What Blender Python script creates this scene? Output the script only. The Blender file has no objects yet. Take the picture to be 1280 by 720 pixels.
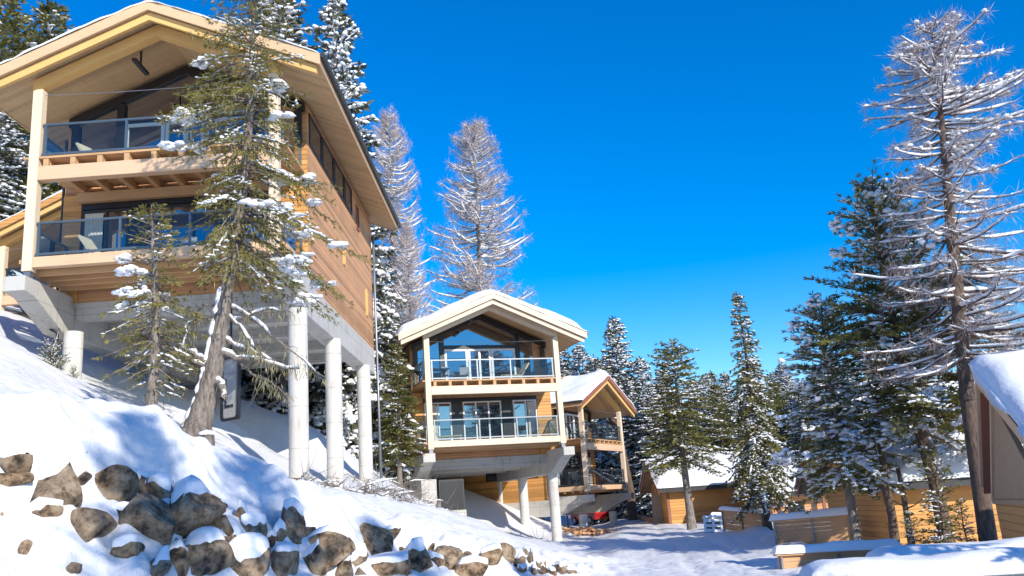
import bpy, bmesh, math, random
import numpy as np
from math import radians, sin, cos, tan, pi
from mathutils import Matrix, Vector

rng = np.random.default_rng(7)
random.seed(7)
scene = bpy.context.scene
C = scene.collection

# ------------------------------------------------------------------ camera
F, HC, ROLL = 1100.0, 635.0, radians(4.06)
PIT = math.atan((HC - 360) / F)
fw = np.array([0, cos(PIT), sin(PIT)])
u0 = np.array([0, -sin(PIT), cos(PIT)])
r0 = np.array([1.0, 0, 0])
right = cos(ROLL) * r0 - sin(ROLL) * u0
up = sin(ROLL) * r0 + cos(ROLL) * u0
cam_d = bpy.data.cameras.new('camera')
cam_d.sensor_width = 36
cam_d.lens = 36 * F / 1280
cam_d.clip_start = 0.1
cam_d.clip_end = 3000
cam = bpy.data.objects.new('camera', cam_d)
C.objects.link(cam)
cam.matrix_world = Matrix(((right[0], up[0], -fw[0], 0), (right[1], up[1], -fw[1], 0), (right[2], up[2], -fw[2], 0), (0, 0, 0, 1)))
scene.camera = cam


def at(px, py, Y):
    """world point seen at a photo pixel, at distance Y along the view's ground direction"""
    d = fw * F + right * (px - 640) + up * (360 - py)
    return d * (Y / d[1])


# ------------------------------------------------------------------ materials
def nt(name):
    m = bpy.data.materials.new(name)
    m.use_nodes = True
    n = m.node_tree.nodes
    return m, n, m.node_tree.links, n['Principled BSDF']


def node(n, kind, **kw):
    o = n.new(kind)
    for k, v in kw.items():
        setattr(o, k, v)
    return o


def ramp(n, l, src, stops):
    r = n.new('ShaderNodeValToRGB')
    e = r.color_ramp.elements
    e[0].position, e[0].color = stops[0][0], (*stops[0][1], 1)
    e[1].position, e[1].color = stops[-1][0], (*stops[-1][1], 1)
    for p, c in stops[1:-1]:
        x = e.new(p)
        x.color = (*c, 1)
    l.new(src, r.inputs[0])
    return r


def mul(c, k):
    return tuple(min(1, x * k) for x in c)


def simple(name, col, rough=0.6, var=0.15, scale=6, metal=0.0, bump=0.0, bscale=40):
    m, n, l, b = nt(name)
    tc = n.new('ShaderNodeTexCoord')
    no = node(n, 'ShaderNodeTexNoise')
    no.inputs['Scale'].default_value = scale
    no.inputs['Detail'].default_value = 6
    l.new(tc.outputs['Object'], no.inputs['Vector'])
    r = ramp(n, l, no.outputs['Fac'], [(0.3, mul(col, 1 - var)), (0.7, mul(col, 1 + var))])
    l.new(r.outputs[0], b.inputs['Base Color'])
    b.inputs['Roughness'].default_value = rough
    b.inputs['Metallic'].default_value = metal
    if bump:
        n2 = node(n, 'ShaderNodeTexNoise')
        n2.inputs['Scale'].default_value = bscale
        n2.inputs['Detail'].default_value = 5
        l.new(tc.outputs['Object'], n2.inputs['Vector'])
        bp = n.new('ShaderNodeBump')
        bp.inputs['Strength'].default_value = bump
        bp.inputs['Distance'].default_value = 0.03
        l.new(n2.outputs['Fac'], bp.inputs['Height'])
        l.new(bp.outputs[0], b.inputs['Normal'])
    return m


def wood(name, col, board=None, axis='Z', stretch=(0.6, 0.6, 14), var=0.22, rough=0.65):
    """timber: stretched grain, board-to-board tone, grooves between the boards as bump"""
    m, n, l, b = nt(name)
    tc = n.new('ShaderNodeTexCoord')
    mp = n.new('ShaderNodeMapping')
    mp.inputs['Scale'].default_value = stretch
    l.new(tc.outputs['Object'], mp.inputs['Vector'])
    g = node(n, 'ShaderNodeTexNoise')
    g.inputs['Scale'].default_value = 2.2
    g.inputs['Detail'].default_value = 7
    g.inputs['Distortion'].default_value = 0.4
    l.new(mp.outputs[0], g.inputs['Vector'])
    big = node(n, 'ShaderNodeTexNoise')
    big.inputs['Scale'].default_value = 0.7
    big.inputs['Detail'].default_value = 4
    l.new(tc.outputs['Object'], big.inputs['Vector'])
    mixv = node(n, 'ShaderNodeMath', operation='MULTIPLY_ADD')
    l.new(big.outputs['Fac'], mixv.inputs[0])
    mixv.inputs[1].default_value = 0.5
    sc = node(n, 'ShaderNodeMath', operation='MULTIPLY')
    l.new(g.outputs['Fac'], sc.inputs[0])
    sc.inputs[1].default_value = 0.5
    l.new(sc.outputs[0], mixv.inputs[2])
    val = mixv.outputs[0]
    if board:
        sep = n.new('ShaderNodeSeparateXYZ')
        l.new(tc.outputs['Object'], sep.inputs[0])
        dv = node(n, 'ShaderNodeMath', operation='DIVIDE')
        l.new(sep.outputs[axis], dv.inputs[0])
        dv.inputs[1].default_value = board
        fl = node(n, 'ShaderNodeMath', operation='FLOOR')
        l.new(dv.outputs[0], fl.inputs[0])
        wn = node(n, 'ShaderNodeTexWhiteNoise', noise_dimensions='1D')
        l.new(fl.outputs[0], wn.inputs['W'])
        ma = node(n, 'ShaderNodeMath', operation='MULTIPLY_ADD')
        l.new(wn.outputs['Value'], ma.inputs[0])
        ma.inputs[1].default_value = 0.42
        l.new(val, ma.inputs[2])
        sb = node(n, 'ShaderNodeMath', operation='SUBTRACT')
        l.new(ma.outputs[0], sb.inputs[0])
        sb.inputs[1].default_value = 0.2
        val = sb.outputs[0]
        fr = node(n, 'ShaderNodeMath', operation='FRACT')
        l.new(dv.outputs[0], fr.inputs[0])
        gr = ramp(n, l, fr.outputs[0], [(0.0, (0, 0, 0)), (0.12, (1, 1, 1)), (1.0, (1, 1, 1))])
        bp = n.new('ShaderNodeBump')
        bp.inputs['Strength'].default_value = 1.0
        bp.inputs['Distance'].default_value = 0.02
        l.new(gr.outputs[0], bp.inputs['Height'])
        l.new(bp.outputs[0], b.inputs['Normal'])
    r = ramp(n, l, val, [(0.25, mul(col, 1 - 1.5 * var)), (0.5, col), (0.8, mul(col, 1 + var))])
    l.new(r.outputs[0], b.inputs['Base Color'])
    b.inputs['Roughness'].default_value = rough
    return m


def leafmat(name, c0, c1, scale=1.3, trans=0.25):
    m, n, l, b = nt(name)
    tc = n.new('ShaderNodeTexCoord')
    no = node(n, 'ShaderNodeTexNoise')
    no.inputs['Scale'].default_value = scale
    no.inputs['Detail'].default_value = 3
    l.new(tc.outputs['Object'], no.inputs['Vector'])
    r = ramp(n, l, no.outputs['Fac'], [(0.35, c0), (0.65, c1)])
    l.new(r.outputs[0], b.inputs['Base Color'])
    b.inputs['Roughness'].default_value = 0.65
    b.inputs['Specular IOR Level'].default_value = 0.25
    t = n.new('ShaderNodeBsdfTranslucent')
    l.new(r.outputs[0], t.inputs['Color'])
    mx = n.new('ShaderNodeMixShader')
    mx.inputs[0].default_value = trans
    l.new(b.outputs[0], mx.inputs[1])
    l.new(t.outputs[0], mx.inputs[2])
    l.new(mx.outputs[0], n['Material Output'].inputs['Surface'])
    return m


def snowmat(name, col=(0.73, 0.745, 0.77), bump=0.35, bscale=9, fine=60, specks=False):
    m, n, l, b = nt(name)
    tc = n.new('ShaderNodeTexCoord')
    n1 = node(n, 'ShaderNodeTexNoise')
    n1.inputs['Scale'].default_value = bscale
    n1.inputs['Detail'].default_value = 8
    n1.inputs['Roughness'].default_value = 0.6
    l.new(tc.outputs['Object'], n1.inputs['Vector'])
    n2 = node(n, 'ShaderNodeTexNoise')
    n2.inputs['Scale'].default_value = fine
    n2.inputs['Detail'].default_value = 3
    l.new(tc.outputs['Object'], n2.inputs['Vector'])
    a = node(n, 'ShaderNodeMath', operation='MULTIPLY_ADD')
    l.new(n2.outputs['Fac'], a.inputs[0])
    a.inputs[1].default_value = 0.25
    l.new(n1.outputs['Fac'], a.inputs[2])
    bp = n.new('ShaderNodeBump')
    bp.inputs['Strength'].default_value = bump
    bp.inputs['Distance'].default_value = 0.08
    l.new(a.outputs[0], bp.inputs['Height'])
    l.new(bp.outputs[0], b.inputs['Normal'])
    r = ramp(n, l, n1.outputs['Fac'], [(0.2, mul(col, 0.95)), (0.7, col)])
    out = r.outputs[0]
    if specks:
        n3 = node(n, 'ShaderNodeTexNoise')
        n3.inputs['Scale'].default_value = 17
        n3.inputs['Detail'].default_value = 5
        l.new(tc.outputs['Object'], n3.inputs['Vector'])
        n4 = node(n, 'ShaderNodeTexNoise')
        n4.inputs['Scale'].default_value = 0.5
        l.new(tc.outputs['Object'], n4.inputs['Vector'])
        ml = node(n, 'ShaderNodeMath', operation='MULTIPLY')
        l.new(n3.outputs['Fac'], ml.inputs[0])
        l.new(n4.outputs['Fac'], ml.inputs[1])
        sr = ramp(n, l, ml.outputs[0], [(0.40, (0, 0, 0)), (0.43, (0.8, 0.8, 0.8))])
        mx = n.new('ShaderNodeMixRGB')
        l.new(sr.outputs[0], mx.inputs[0])
        l.new(out, mx.inputs[1])
        mx.inputs[2].default_value = (0.30, 0.25, 0.19, 1)
        out = mx.outputs[0]
    l.new(out, b.inputs['Base Color'])
    b.inputs['Roughness'].default_value = 0.55
    b.inputs['Specular IOR Level'].default_value = 0.3
    return m


def glassmat(name, tint, refl, alpha):
    """sheet glass: see-through share, the rest a mirror-like sheen over a dark tint"""
    m, n, l, b = nt(name)
    n.remove(b)
    t = n.new('ShaderNodeBsdfTransparent')
    t.inputs[0].default_value = (*tint, 1)
    g = n.new('ShaderNodeBsdfGlossy')
    g.inputs['Roughness'].default_value = 0.02
    g.inputs['Color'].default_value = (0.8, 0.8, 0.8, 1)
    d = n.new('ShaderNodeBsdfDiffuse')
    d.inputs['Color'].default_value = (0.02, 0.03, 0.045, 1)
    m1 = n.new('ShaderNodeMixShader')
    m1.inputs[0].default_value = alpha
    l.new(d.outputs[0], m1.inputs[1])
    l.new(t.outputs[0], m1.inputs[2])
    lw = n.new('ShaderNodeLayerWeight')
    lw.inputs[0].default_value = 0.25
    ad = node(n, 'ShaderNodeMath', operation='MULTIPLY_ADD', use_clamp=True)
    l.new(lw.outputs['Fresnel'], ad.inputs[0])
    ad.inputs[1].default_value = 0.5
    ad.inputs[2].default_value = refl
    m2 = n.new('ShaderNodeMixShader')
    l.new(ad.outputs[0], m2.inputs[0])
    l.new(m1.outputs[0], m2.inputs[1])
    l.new(g.outputs[0], m2.inputs[2])
    l.new(m2.outputs[0], n['Material Output'].inputs['Surface'])
    return m


def rockmat():
    m, n, l, b = nt('rock')
    tc = n.new('ShaderNodeTexCoord')
    oi = n.new('ShaderNodeObjectInfo')
    add = node(n, 'ShaderNodeVectorMath', operation='ADD')
    sc = node(n, 'ShaderNodeVectorMath', operation='SCALE')
    l.new(oi.outputs['Location'], sc.inputs[0])
    sc.inputs['Scale'].default_value = 3.1
    l.new(tc.outputs['Object'], add.inputs[0])
    l.new(sc.outputs[0], add.inputs[1])
    n1 = node(n, 'ShaderNodeTexNoise')
    n1.inputs['Scale'].default_value = 4.6
    n1.inputs['Distortion'].default_value = 0.2
    n1.inputs['Detail'].default_value = 10
    n1.inputs['Roughness'].default_value = 0.68
    l.new(add.outputs[0], n1.inputs['Vector'])
    r = ramp(n, l, n1.outputs['Fac'], [(0.36, (0.02, 0.014, 0.01)), (0.44, (0.12, 0.074, 0.038)), (0.52, (0.29, 0.195, 0.11)), (0.66, (0.43, 0.325, 0.21))])
    r2 = ramp(n, l, n1.outputs['Fac'], [(0.36, (0.03, 0.024, 0.018)), (0.48, (0.18, 0.145, 0.105)), (0.64, (0.38, 0.325, 0.245))])
    mx = n.new('ShaderNodeMixRGB')
    rk = node(n, 'ShaderNodeMath', operation='MULTIPLY')
    l.new(oi.outputs['Random'], rk.inputs[0])
    rk.inputs[1].default_value = 0.55
    l.new(rk.outputs[0], mx.inputs[0])
    l.new(r.outputs[0], mx.inputs[1])
    l.new(r2.outputs[0], mx.inputs[2])
    l.new(mx.outputs[0], b.inputs['Base Color'])
    n2 = node(n, 'ShaderNodeTexNoise')
    n2.inputs['Scale'].default_value = 9
    n2.inputs['Detail'].default_value = 10
    n2.inputs['Roughness'].default_value = 0.7
    l.new(add.outputs[0], n2.inputs['Vector'])
    bp = n.new('ShaderNodeBump')
    bp.inputs['Strength'].default_value = 1.0
    bp.inputs['Distance'].default_value = 0.06
    l.new(n2.outputs['Fac'], bp.inputs['Height'])
    l.new(bp.outputs[0], b.inputs['Normal'])
    b.inputs['Roughness'].default_value = 0.85
    return m


def concretemat(name='concrete', k=0.82):
    m, n, l, b = nt(name)
    tc = n.new('ShaderNodeTexCoord')
    n1 = node(n, 'ShaderNodeTexNoise')
    n1.inputs['Scale'].default_value = 1.4
    n1.inputs['Detail'].default_value = 8
    l.new(tc.outputs['Object'], n1.inputs['Vector'])
    mp = n.new('ShaderNodeMapping')
    mp.inputs['Scale'].default_value = (7, 7, 0.35)
    l.new(tc.outputs['Object'], mp.inputs['Vector'])
    n2 = node(n, 'ShaderNodeTexNoise')
    n2.inputs['Scale'].default_value = 1.3
    n2.inputs['Detail'].default_value = 5
    l.new(mp.outputs[0], n2.inputs['Vector'])
    ad = node(n, 'ShaderNodeMath', operation='ADD')
    l.new(n1.outputs['Fac'], ad.inputs[0])
    l.new(n2.outputs['Fac'], ad.inputs[1])
    r = ramp(n, l, ad.outputs[0], [(0.55, mul((0.34, 0.32, 0.28), k)), (0.85, mul((0.52, 0.50, 0.455), k)), (1.0, mul((0.58, 0.56, 0.52), k))])
    sep = n.new('ShaderNodeSeparateXYZ')
    l.new(tc.outputs['Object'], sep.inputs[0])
    dv = node(n, 'ShaderNodeMath', operation='DIVIDE')
    l.new(sep.outputs['Z'], dv.inputs[0])
    dv.inputs[1].default_value = 1.22
    fr = node(n, 'ShaderNodeMath', operation='FRACT')
    l.new(dv.outputs[0], fr.inputs[0])
    j = ramp(n, l, fr.outputs[0], [(0.0, (0.62, 0.6, 0.56)), (0.035, (1, 1, 1)), (1.0, (1, 1, 1))])
    mx = n.new('ShaderNodeMixRGB')
    mx.blend_type = 'MULTIPLY'
    mx.inputs[0].default_value = 1
    l.new(r.outputs[0], mx.inputs[1])
    l.new(j.outputs[0], mx.inputs[2])
    l.new(mx.outputs[0], b.inputs['Base Color'])
    b.inputs['Roughness'].default_value = 0.85
    n3 = node(n, 'ShaderNodeTexNoise')
    n3.inputs['Scale'].default_value = 22
    n3.inputs['Detail'].default_value = 6
    l.new(tc.outputs['Object'], n3.inputs['Vector'])
    bp = n.new('ShaderNodeBump')
    bp.inputs['Strength'].default_value = 0.35
    bp.inputs['Distance'].default_value = 0.03
    l.new(n3.outputs['Fac'], bp.inputs['Height'])
    l.new(bp.outputs[0], b.inputs['Normal'])
    return m


def barkmat(name, c0, c1):
    m, n, l, b = nt(name)
    tc = n.new('ShaderNodeTexCoord')
    mp = n.new('ShaderNodeMapping')
    mp.inputs['Scale'].default_value = (9, 9, 2.2)
    l.new(tc.outputs['Object'], mp.inputs['Vector'])
    n1 = node(n, 'ShaderNodeTexNoise')
    n1.inputs['Scale'].default_value = 1.6
    n1.inputs['Detail'].default_value = 8
    n1.inputs['Roughness'].default_value = 0.7
    l.new(mp.outputs[0], n1.inputs['Vector'])
    r = ramp(n, l, n1.outputs['Fac'], [(0.32, c0), (0.68, c1)])
    l.new(r.outputs[0], b.inputs['Base Color'])
    bp = n.new('ShaderNodeBump')
    bp.inputs['Strength'].default_value = 1.0
    bp.inputs['Distance'].default_value = 0.06
    l.new(n1.outputs['Fac'], bp.inputs['Height'])
    l.new(bp.outputs[0], b.inputs['Normal'])
    b.inputs['Roughness'].default_value = 0.9
    return m


M = dict(
    snow=snowmat('snow_ground', bump=0.6, bscale=3.5, fine=26, specks=True),
    snowcap=snowmat('snow_soft', (0.84, 0.855, 0.88), bump=0.3, bscale=4, fine=30),
    rock=rockmat(),
    siding=wood('larch_siding', (0.56, 0.29, 0.135), 0.16, 'Z', (0.35, 0.35, 14)),
    siding_y=wood('yellow_siding', (0.60, 0.295, 0.085), 0.18, 'Z', (0.35, 0.35, 14)),
    beam=wood('glulam_beam', (0.62, 0.41, 0.25), None, 'Z', (0.5, 0.5, 9), 0.12),
    beam_y=wood('yellow_beam', (0.68, 0.41, 0.14), None, 'Z', (0.5, 0.5, 9), 0.12),
    post=wood('pale_post', (0.68, 0.55, 0.40), None, 'Z', (9, 9, 0.5), 0.1),
    soffit=wood('soffit_boards', (0.58, 0.40, 0.21), 0.2, 'Y', (8, 0.5, 0.5), 0.14),
    deck=wood('deck_boards', (0.55, 0.33, 0.16), 0.2, 'Y', (0.5, 8, 4), 0.16),
    fascia=wood('fascia_board', (0.60, 0.40, 0.23), None, 'Z', (0.6, 0.6, 10), 0.12),
    brown=wood('brown_board', (0.27, 0.10, 0.055), None, 'Z', (8, 8, 0.5), 0.18),
    tan=wood('tan_board', (0.42, 0.28, 0.16), None, 'Z', (1, 1, 6), 0.1),
    slat=wood('weathered_slat', (0.56, 0.32, 0.16), None, 'Z', (0.6, 0.6, 14), 0.25),
    grey_wood=wood('grey_wood', (0.33, 0.28, 0.23), None, 'Z', (9, 9, 0.8), 0.25),
    concrete=concretemat(),  # concrete toned down, shade under the chalets put into its colour
    column=concretemat('sunlit_column', 1.0),  # same concrete kept lighter, sunlight on the columns painted into the colour
    black=simple('black_paint', (0.018, 0.018, 0.02), 0.35, 0.1),
    dark=simple('dark_frame', (0.028, 0.03, 0.034), 0.5, 0.2),
    rail=simple('rail_metal', (0.11, 0.15, 0.18), 0.35, 0.05, metal=0.5),
    rail_lit=simple('sunlit_rail_metal', (0.27, 0.29, 0.31), 0.35, 0.05, metal=0.5),  # rail metal again, sunlight on the middle chalet painted in as lighter colour
    steel=simple('zinc_pipe', (0.22, 0.24, 0.27), 0.4, 0.1, metal=0.6),
    white=simple('white_paint', (0.78, 0.78, 0.77), 0.5, 0.04),
    cream=simple('cream_fabric', (0.68, 0.58, 0.42), 0.8, 0.08),
    chair=simple('grey_mesh_fabric', (0.33, 0.33, 0.33), 0.8, 0.1),
    gutter=simple('gutter_metal', (0.09, 0.085, 0.085), 0.4, 0.1, metal=0.6),
    glass=glassmat('balustrade_glass', (0.78, 0.86, 0.90), 0.02, 0.93),
    pane=glassmat('window_pane', (0.3, 0.32, 0.34), 0.38, 0.25),
    room=simple('dark_interior', (0.10, 0.075, 0.05), 0.9, 0.3, 1.0),
    curtain=simple('curtain_cloth', (0.62, 0.58, 0.50), 0.9, 0.08, 3),
    bark=barkmat('grey_bark', (0.06, 0.048, 0.04), (0.36, 0.31, 0.265)),
    bark_d=barkmat('dark_bark', (0.045, 0.03, 0.024), (0.21, 0.145, 0.105)),
    dirt=simple('bare_earth', (0.15, 0.10, 0.065), 0.95, 0.5, 5, bump=0.8, bscale=12),
    twig=simple('larch_twig', (0.40, 0.32, 0.30), 0.8, 0.3),
    needle_y=leafmat('needles_olive', (0.14, 0.13, 0.03), (0.38, 0.33, 0.10), 1.8, 0.4),
    needle_g=leafmat('needles_green', (0.09, 0.10, 0.028), (0.28, 0.25, 0.08), 1.2, 0.35),
    needle_d=leafmat('needles_dark', (0.05, 0.06, 0.035), (0.13, 0.13, 0.07), 1.0),
    lichen=leafmat('hanging_lichen', (0.22, 0.2, 0.10), (0.38, 0.34, 0.2), 2.0),
    red=simple('red_car_paint', (0.30, 0.014, 0.018), 0.25, 0.05),
    tyre=simple('tyre_rubber', (0.02, 0.02, 0.02), 0.8, 0.1),
    carglass=simple('car_glass', (0.02, 0.025, 0.03), 0.08, 0.1),
    lamp=simple('red_lamp_plastic', (0.5, 0.03, 0.02), 0.3, 0.1),
    logw=wood('cut_wood', (0.55, 0.30, 0.15), None, 'Z', (3, 3, 3), 0.4),
)


# ------------------------------------------------------------------ mesh builder
class MB:
    def __init__(s):
        s.v, s.f, s.n = [], {}, 0

    def add(s, v, f):
        v = np.asarray(v, float).reshape(-1, 3)
        f = np.asarray(f, int)
        s.f.setdefault(f.shape[1], []).append(f + s.n)
        s.v.append(v)
        s.n += len(v)
        return s

    def poly(s, v):
        return s.add(v, [list(range(len(v)))])

    def box(s, x0, x1, y0, y1, z0, z1):
        v = [(x, y, z) for z in (z0, z1) for y in (y0, y1) for x in (x0, x1)]
        return s.add(v, [(0, 2, 3, 1), (4, 5, 7, 6), (0, 1, 5, 4), (1, 3, 7, 5), (3, 2, 6, 7), (2, 0, 4, 6)])

    def bar(s, a, b, w, h, upv=(0, 0, 1)):
        """rectangular bar from a to b, w across, h along upv"""
        a, b = np.array(a, float), np.array(b, float)
        d = (b - a) / np.linalg.norm(b - a)
        x = np.cross(d, upv)
        x /= np.linalg.norm(x)
        u = np.cross(x, d)
        v = [p + x * w * i / 2 + u * h * j / 2 for p in (a, b) for i, j in ((-1, -1), (1, -1), (1, 1), (-1, 1))]
        return s.add(v, [(0, 1, 5, 4), (1, 2, 6, 5), (2, 3, 7, 6), (3, 0, 4, 7), (3, 2, 1, 0), (4, 5, 6, 7)])

    def prism(s, pts, off):
        """closed solid: polygon pts (3d, planar) swept by off"""
        p = np.array(pts, float)
        o = np.array(off, float)
        n = len(p)
        k = s.n
        s.add(np.vstack([p, p + o]), [(i, (i + 1) % n, n + (i + 1) % n, n + i) for i in range(n)])
        s.f.setdefault(n, []).append(np.array([list(range(n))[::-1], list(range(n, 2 * n))]) + k)
        return s

    def tube(s, pts, rad, n=6, cap=True):
        p = np.array(pts, float)
        m = len(p)
        r = np.broadcast_to(np.asarray(rad, float), (m,))
        t = np.gradient(p, axis=0)
        t /= np.linalg.norm(t, axis=1)[:, None] + 1e-9
        ref = np.array([0, 0, 1.0]) if abs(t[:, 2]).mean() < 0.8 else np.array([1.0, 0, 0])
        x = np.cross(t, ref)
        x /= np.linalg.norm(x, axis=1)[:, None] + 1e-9
        y = np.cross(t, x)
        a = np.arange(n) * 2 * pi / n
        v = p[:, None, :] + r[:, None, None] * (np.cos(a)[None, :, None] * x[:, None, :] + np.sin(a)[None, :, None] * y[:, None, :])
        i = np.arange(m - 1)[:, None] * n
        j = np.arange(n)[None, :]
        jn = (j + 1) % n
        f = np.stack([i + j, i + jn, i + n + jn, i + n + j], -1).reshape(-1, 4)
        k = s.n
        s.add(v.reshape(-1, 3), f)
        if cap:
            s.f.setdefault(n, []).append(np.array([list(range(n)), list(range((m - 1) * n, m * n))[::-1]]) + k)
        return s

    def cyl(s, c, r, z0, z1, n=20):
        return s.tube([(c[0], c[1], z0), (c[0], c[1], z1)], r, n)

    def cards(s, P, D, L, W, flat=0.0):
        """many small leaf-shaped faces at P pointing along D"""
        P, D = np.asarray(P, float), np.asarray(D, float)
        D = D / (np.linalg.norm(D, axis=1)[:, None] + 1e-9)
        q = rng.normal(size=P.shape)
        q[:, 2] *= 1 - flat
        x = np.cross(D, q)
        x /= np.linalg.norm(x, axis=1)[:, None] + 1e-9
        L = np.broadcast_to(np.asarray(L, float), (len(P),))[:, None]
        W = np.broadcast_to(np.asarray(W, float), (len(P),))[:, None]
        v = np.stack([P, P + D * L * 0.45 + x * W / 2, P + D * L, P + D * L * 0.45 - x * W / 2], 1)
        f = np.arange(len(P))[:, None] * 4 + np.arange(4)[None, :]
        return s.add(v.reshape(-1, 3), f)

    def lumps(s, P, A, B, H, yaw):
        """snow lumps: small 14-point flattened blobs"""
        P = np.asarray(P, float)
        n = len(P)
        if n == 0:
            return s
        ring = np.array([(cos(a), sin(a)) for a in np.arange(6) * pi / 3])
        base = np.vstack([[[0, 0, 1.0]], np.c_[ring * 0.72, np.full(6, 0.72)], np.c_[ring, np.full(6, 0.0)], [[0, 0, -0.45]]])
        j = 1 + rng.uniform(-0.28, 0.28, size=(n, 14, 3))
        v = base[None] * j
        v = v * np.stack([A, B, H], -1)[:, None, :]
        c, si = np.cos(yaw)[:, None], np.sin(yaw)[:, None]
        vx = v[..., 0] * c - v[..., 1] * si
        vy = v[..., 0] * si + v[..., 1] * c
        v = np.stack([vx, vy, v[..., 2]], -1) + P[:, None, :]
        f = []
        for i in range(6):
            k = (i + 1) % 6
            f += [(0, 1 + i, 1 + k), (1 + i, 7 + i, 7 + k), (1 + i, 7 + k, 1 + k), (13, 7 + k, 7 + i)]
        f = np.array(f)
        ff = (np.arange(n)[:, None, None] * 14 + f[None]).reshape(-1, 3)
        return s.add(v.reshape(-1, 3), ff)

    def mesh(s, name):
        me = bpy.data.meshes.new(name)
        v = np.vstack(s.v)
        me.vertices.add(len(v))
        me.vertices.foreach_set('co', v.astype(np.float32).ravel())
        loops, tot = [], []
        for k, fs in s.f.items():
            f = np.vstack(fs)
            loops.append(f.ravel())
            tot.append(np.full(len(f), k))
        loops, tot = np.concatenate(loops), np.concatenate(tot)
        me.loops.add(len(loops))
        me.loops.foreach_set('vertex_index', loops.astype(np.int32))
        me.polygons.add(len(tot))
        st = np.concatenate([[0], np.cumsum(tot)[:-1]])
        me.polygons.foreach_set('loop_start', st.astype(np.int32))
        me.update(calc_edges=True)
        me.validate()
        return me

    def build(s, name, mat, parent=None, smooth=False, bevel=0):
        me = s.mesh(name)
        me.materials.append(mat)
        me.polygons.foreach_set('use_smooth', np.full(len(me.polygons), bool(smooth)))
        o = bpy.data.objects.new(name, me)
        C.objects.link(o)
        if parent is not None:
            o.parent = parent
        if bevel:
            bv = o.modifiers.new('bevel', 'BEVEL')
            bv.width = bevel
            bv.segments = 2
        return o


def tag(o, label=None, cat=None, group=None, kind=None):
    if label: o['label'] = label
    if cat: o['category'] = cat
    if group: o['group'] = group
    if kind: o['kind'] = kind
    return o


def thing(name, label, cat, loc=(0, 0, 0), rz=0, scale=1, group=None):
    o = bpy.data.objects.new(name, None)
    o.empty_display_size = 0.3
    C.objects.link(o)
    o.location = loc
    o.rotation_euler = (0, 0, rz)
    o.scale = (scale,) * 3
    return tag(o, label, cat, group)


def dup(root, loc, rz, scale, label, group=None):
    r = root.copy()
    C.objects.link(r)
    r.location = loc
    r.rotation_euler = (0, 0, rz)
    r.scale = scale if hasattr(scale, '__len__') else (scale,) * 3
    r['label'] = label
    if group: r['group'] = group
    for ch in list(root.children):
        c = ch.copy()
        C.objects.link(c)
        c.parent = r
        for g in ch.children:
            d = g.copy()
            C.objects.link(d)
            d.parent = c
    return r


# ------------------------------------------------------------------ terrain
_tab = np.random.default_rng(3).uniform(-1, 1, (256, 256))


def vnoise(x, y, s=0):
    x, y = np.asarray(x, float) + 37.3 * s, np.asarray(y, float) + 91.7 * s
    xi, yi = np.floor(x).astype(int), np.floor(y).astype(int)
    u, v = x - xi, y - yi
    u, v = u * u * u * (u * (6 * u - 15) + 10), v * v * v * (v * (6 * v - 15) + 10)
    a, b = _tab[xi & 255, yi & 255], _tab[(xi + 1) & 255, yi & 255]
    c, d = _tab[xi & 255, (yi + 1) & 255], _tab[(xi + 1) & 255, (yi + 1) & 255]
    return (a * (1 - u) + b * u) * (1 - v) + (c * (1 - u) + d * u) * v


def fbm(x, y, s=0, o=4):
    t, a = 0, 1.0
    for k in range(o):
        t = t + a * vnoise(x * 2 ** k, y * 2 ** k, s + k)
        a *= 0.5
    return t


pix = [  # snow surface points read off the photograph with their distance
    # crest of the stone bank and the snow slab above it
    (0, 572, 11.8), (60, 578, 12.2), (130, 588, 12.9), (200, 600, 13.6), (280, 618, 14.8), (350, 640, 16), (420, 655, 17.6), (480, 660, 19.5), (550, 682, 21.5), (620, 686, 23.2), (690, 704, 25),
    (0, 500, 14.5), (100, 515, 15), (200, 543, 16), (260, 566, 16.6), (320, 590, 17.8), (380, 605, 19.4), (440, 620, 21.5), (500, 632, 24), (560, 645, 28), (620, 660, 33),
    (0, 455, 18.5), (60, 480, 19), (0, 418, 25), (40, 450, 23), (90, 472, 27), (150, 520, 21), (185, 546, 19.5), (240, 553, 20), (285, 578, 20.5),
    (320, 600, 22), (372, 604, 26), (420, 607, 31), (457, 601, 37), (500, 612, 40), (532, 632, 45), (570, 641, 45), (598, 655, 46), (625, 664, 52), (640, 668, 49),
    (692, 681, 46), (701, 669, 55), (745, 663, 61), (640, 690, 34), (690, 700, 32),
    (340, 575, 36), (300, 535, 34), (380, 560, 48), (350, 500, 60),
    (741, 660, 64), (741, 658, 68), (715, 660, 70), (800, 688, 32), (850, 698, 28), (830, 647, 64), (810, 664, 46), (870, 668, 40), (900, 660, 48), (960, 678, 36), (790, 643, 72), (735, 655, 78), (810, 610, 95), (840, 650, 58),
    (945, 664, 46), (1000, 690, 33), (1190, 702, 30), (1235, 700, 25), (1060, 690, 32),
]
ctrl = [at(*q) for q in pix]
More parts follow.
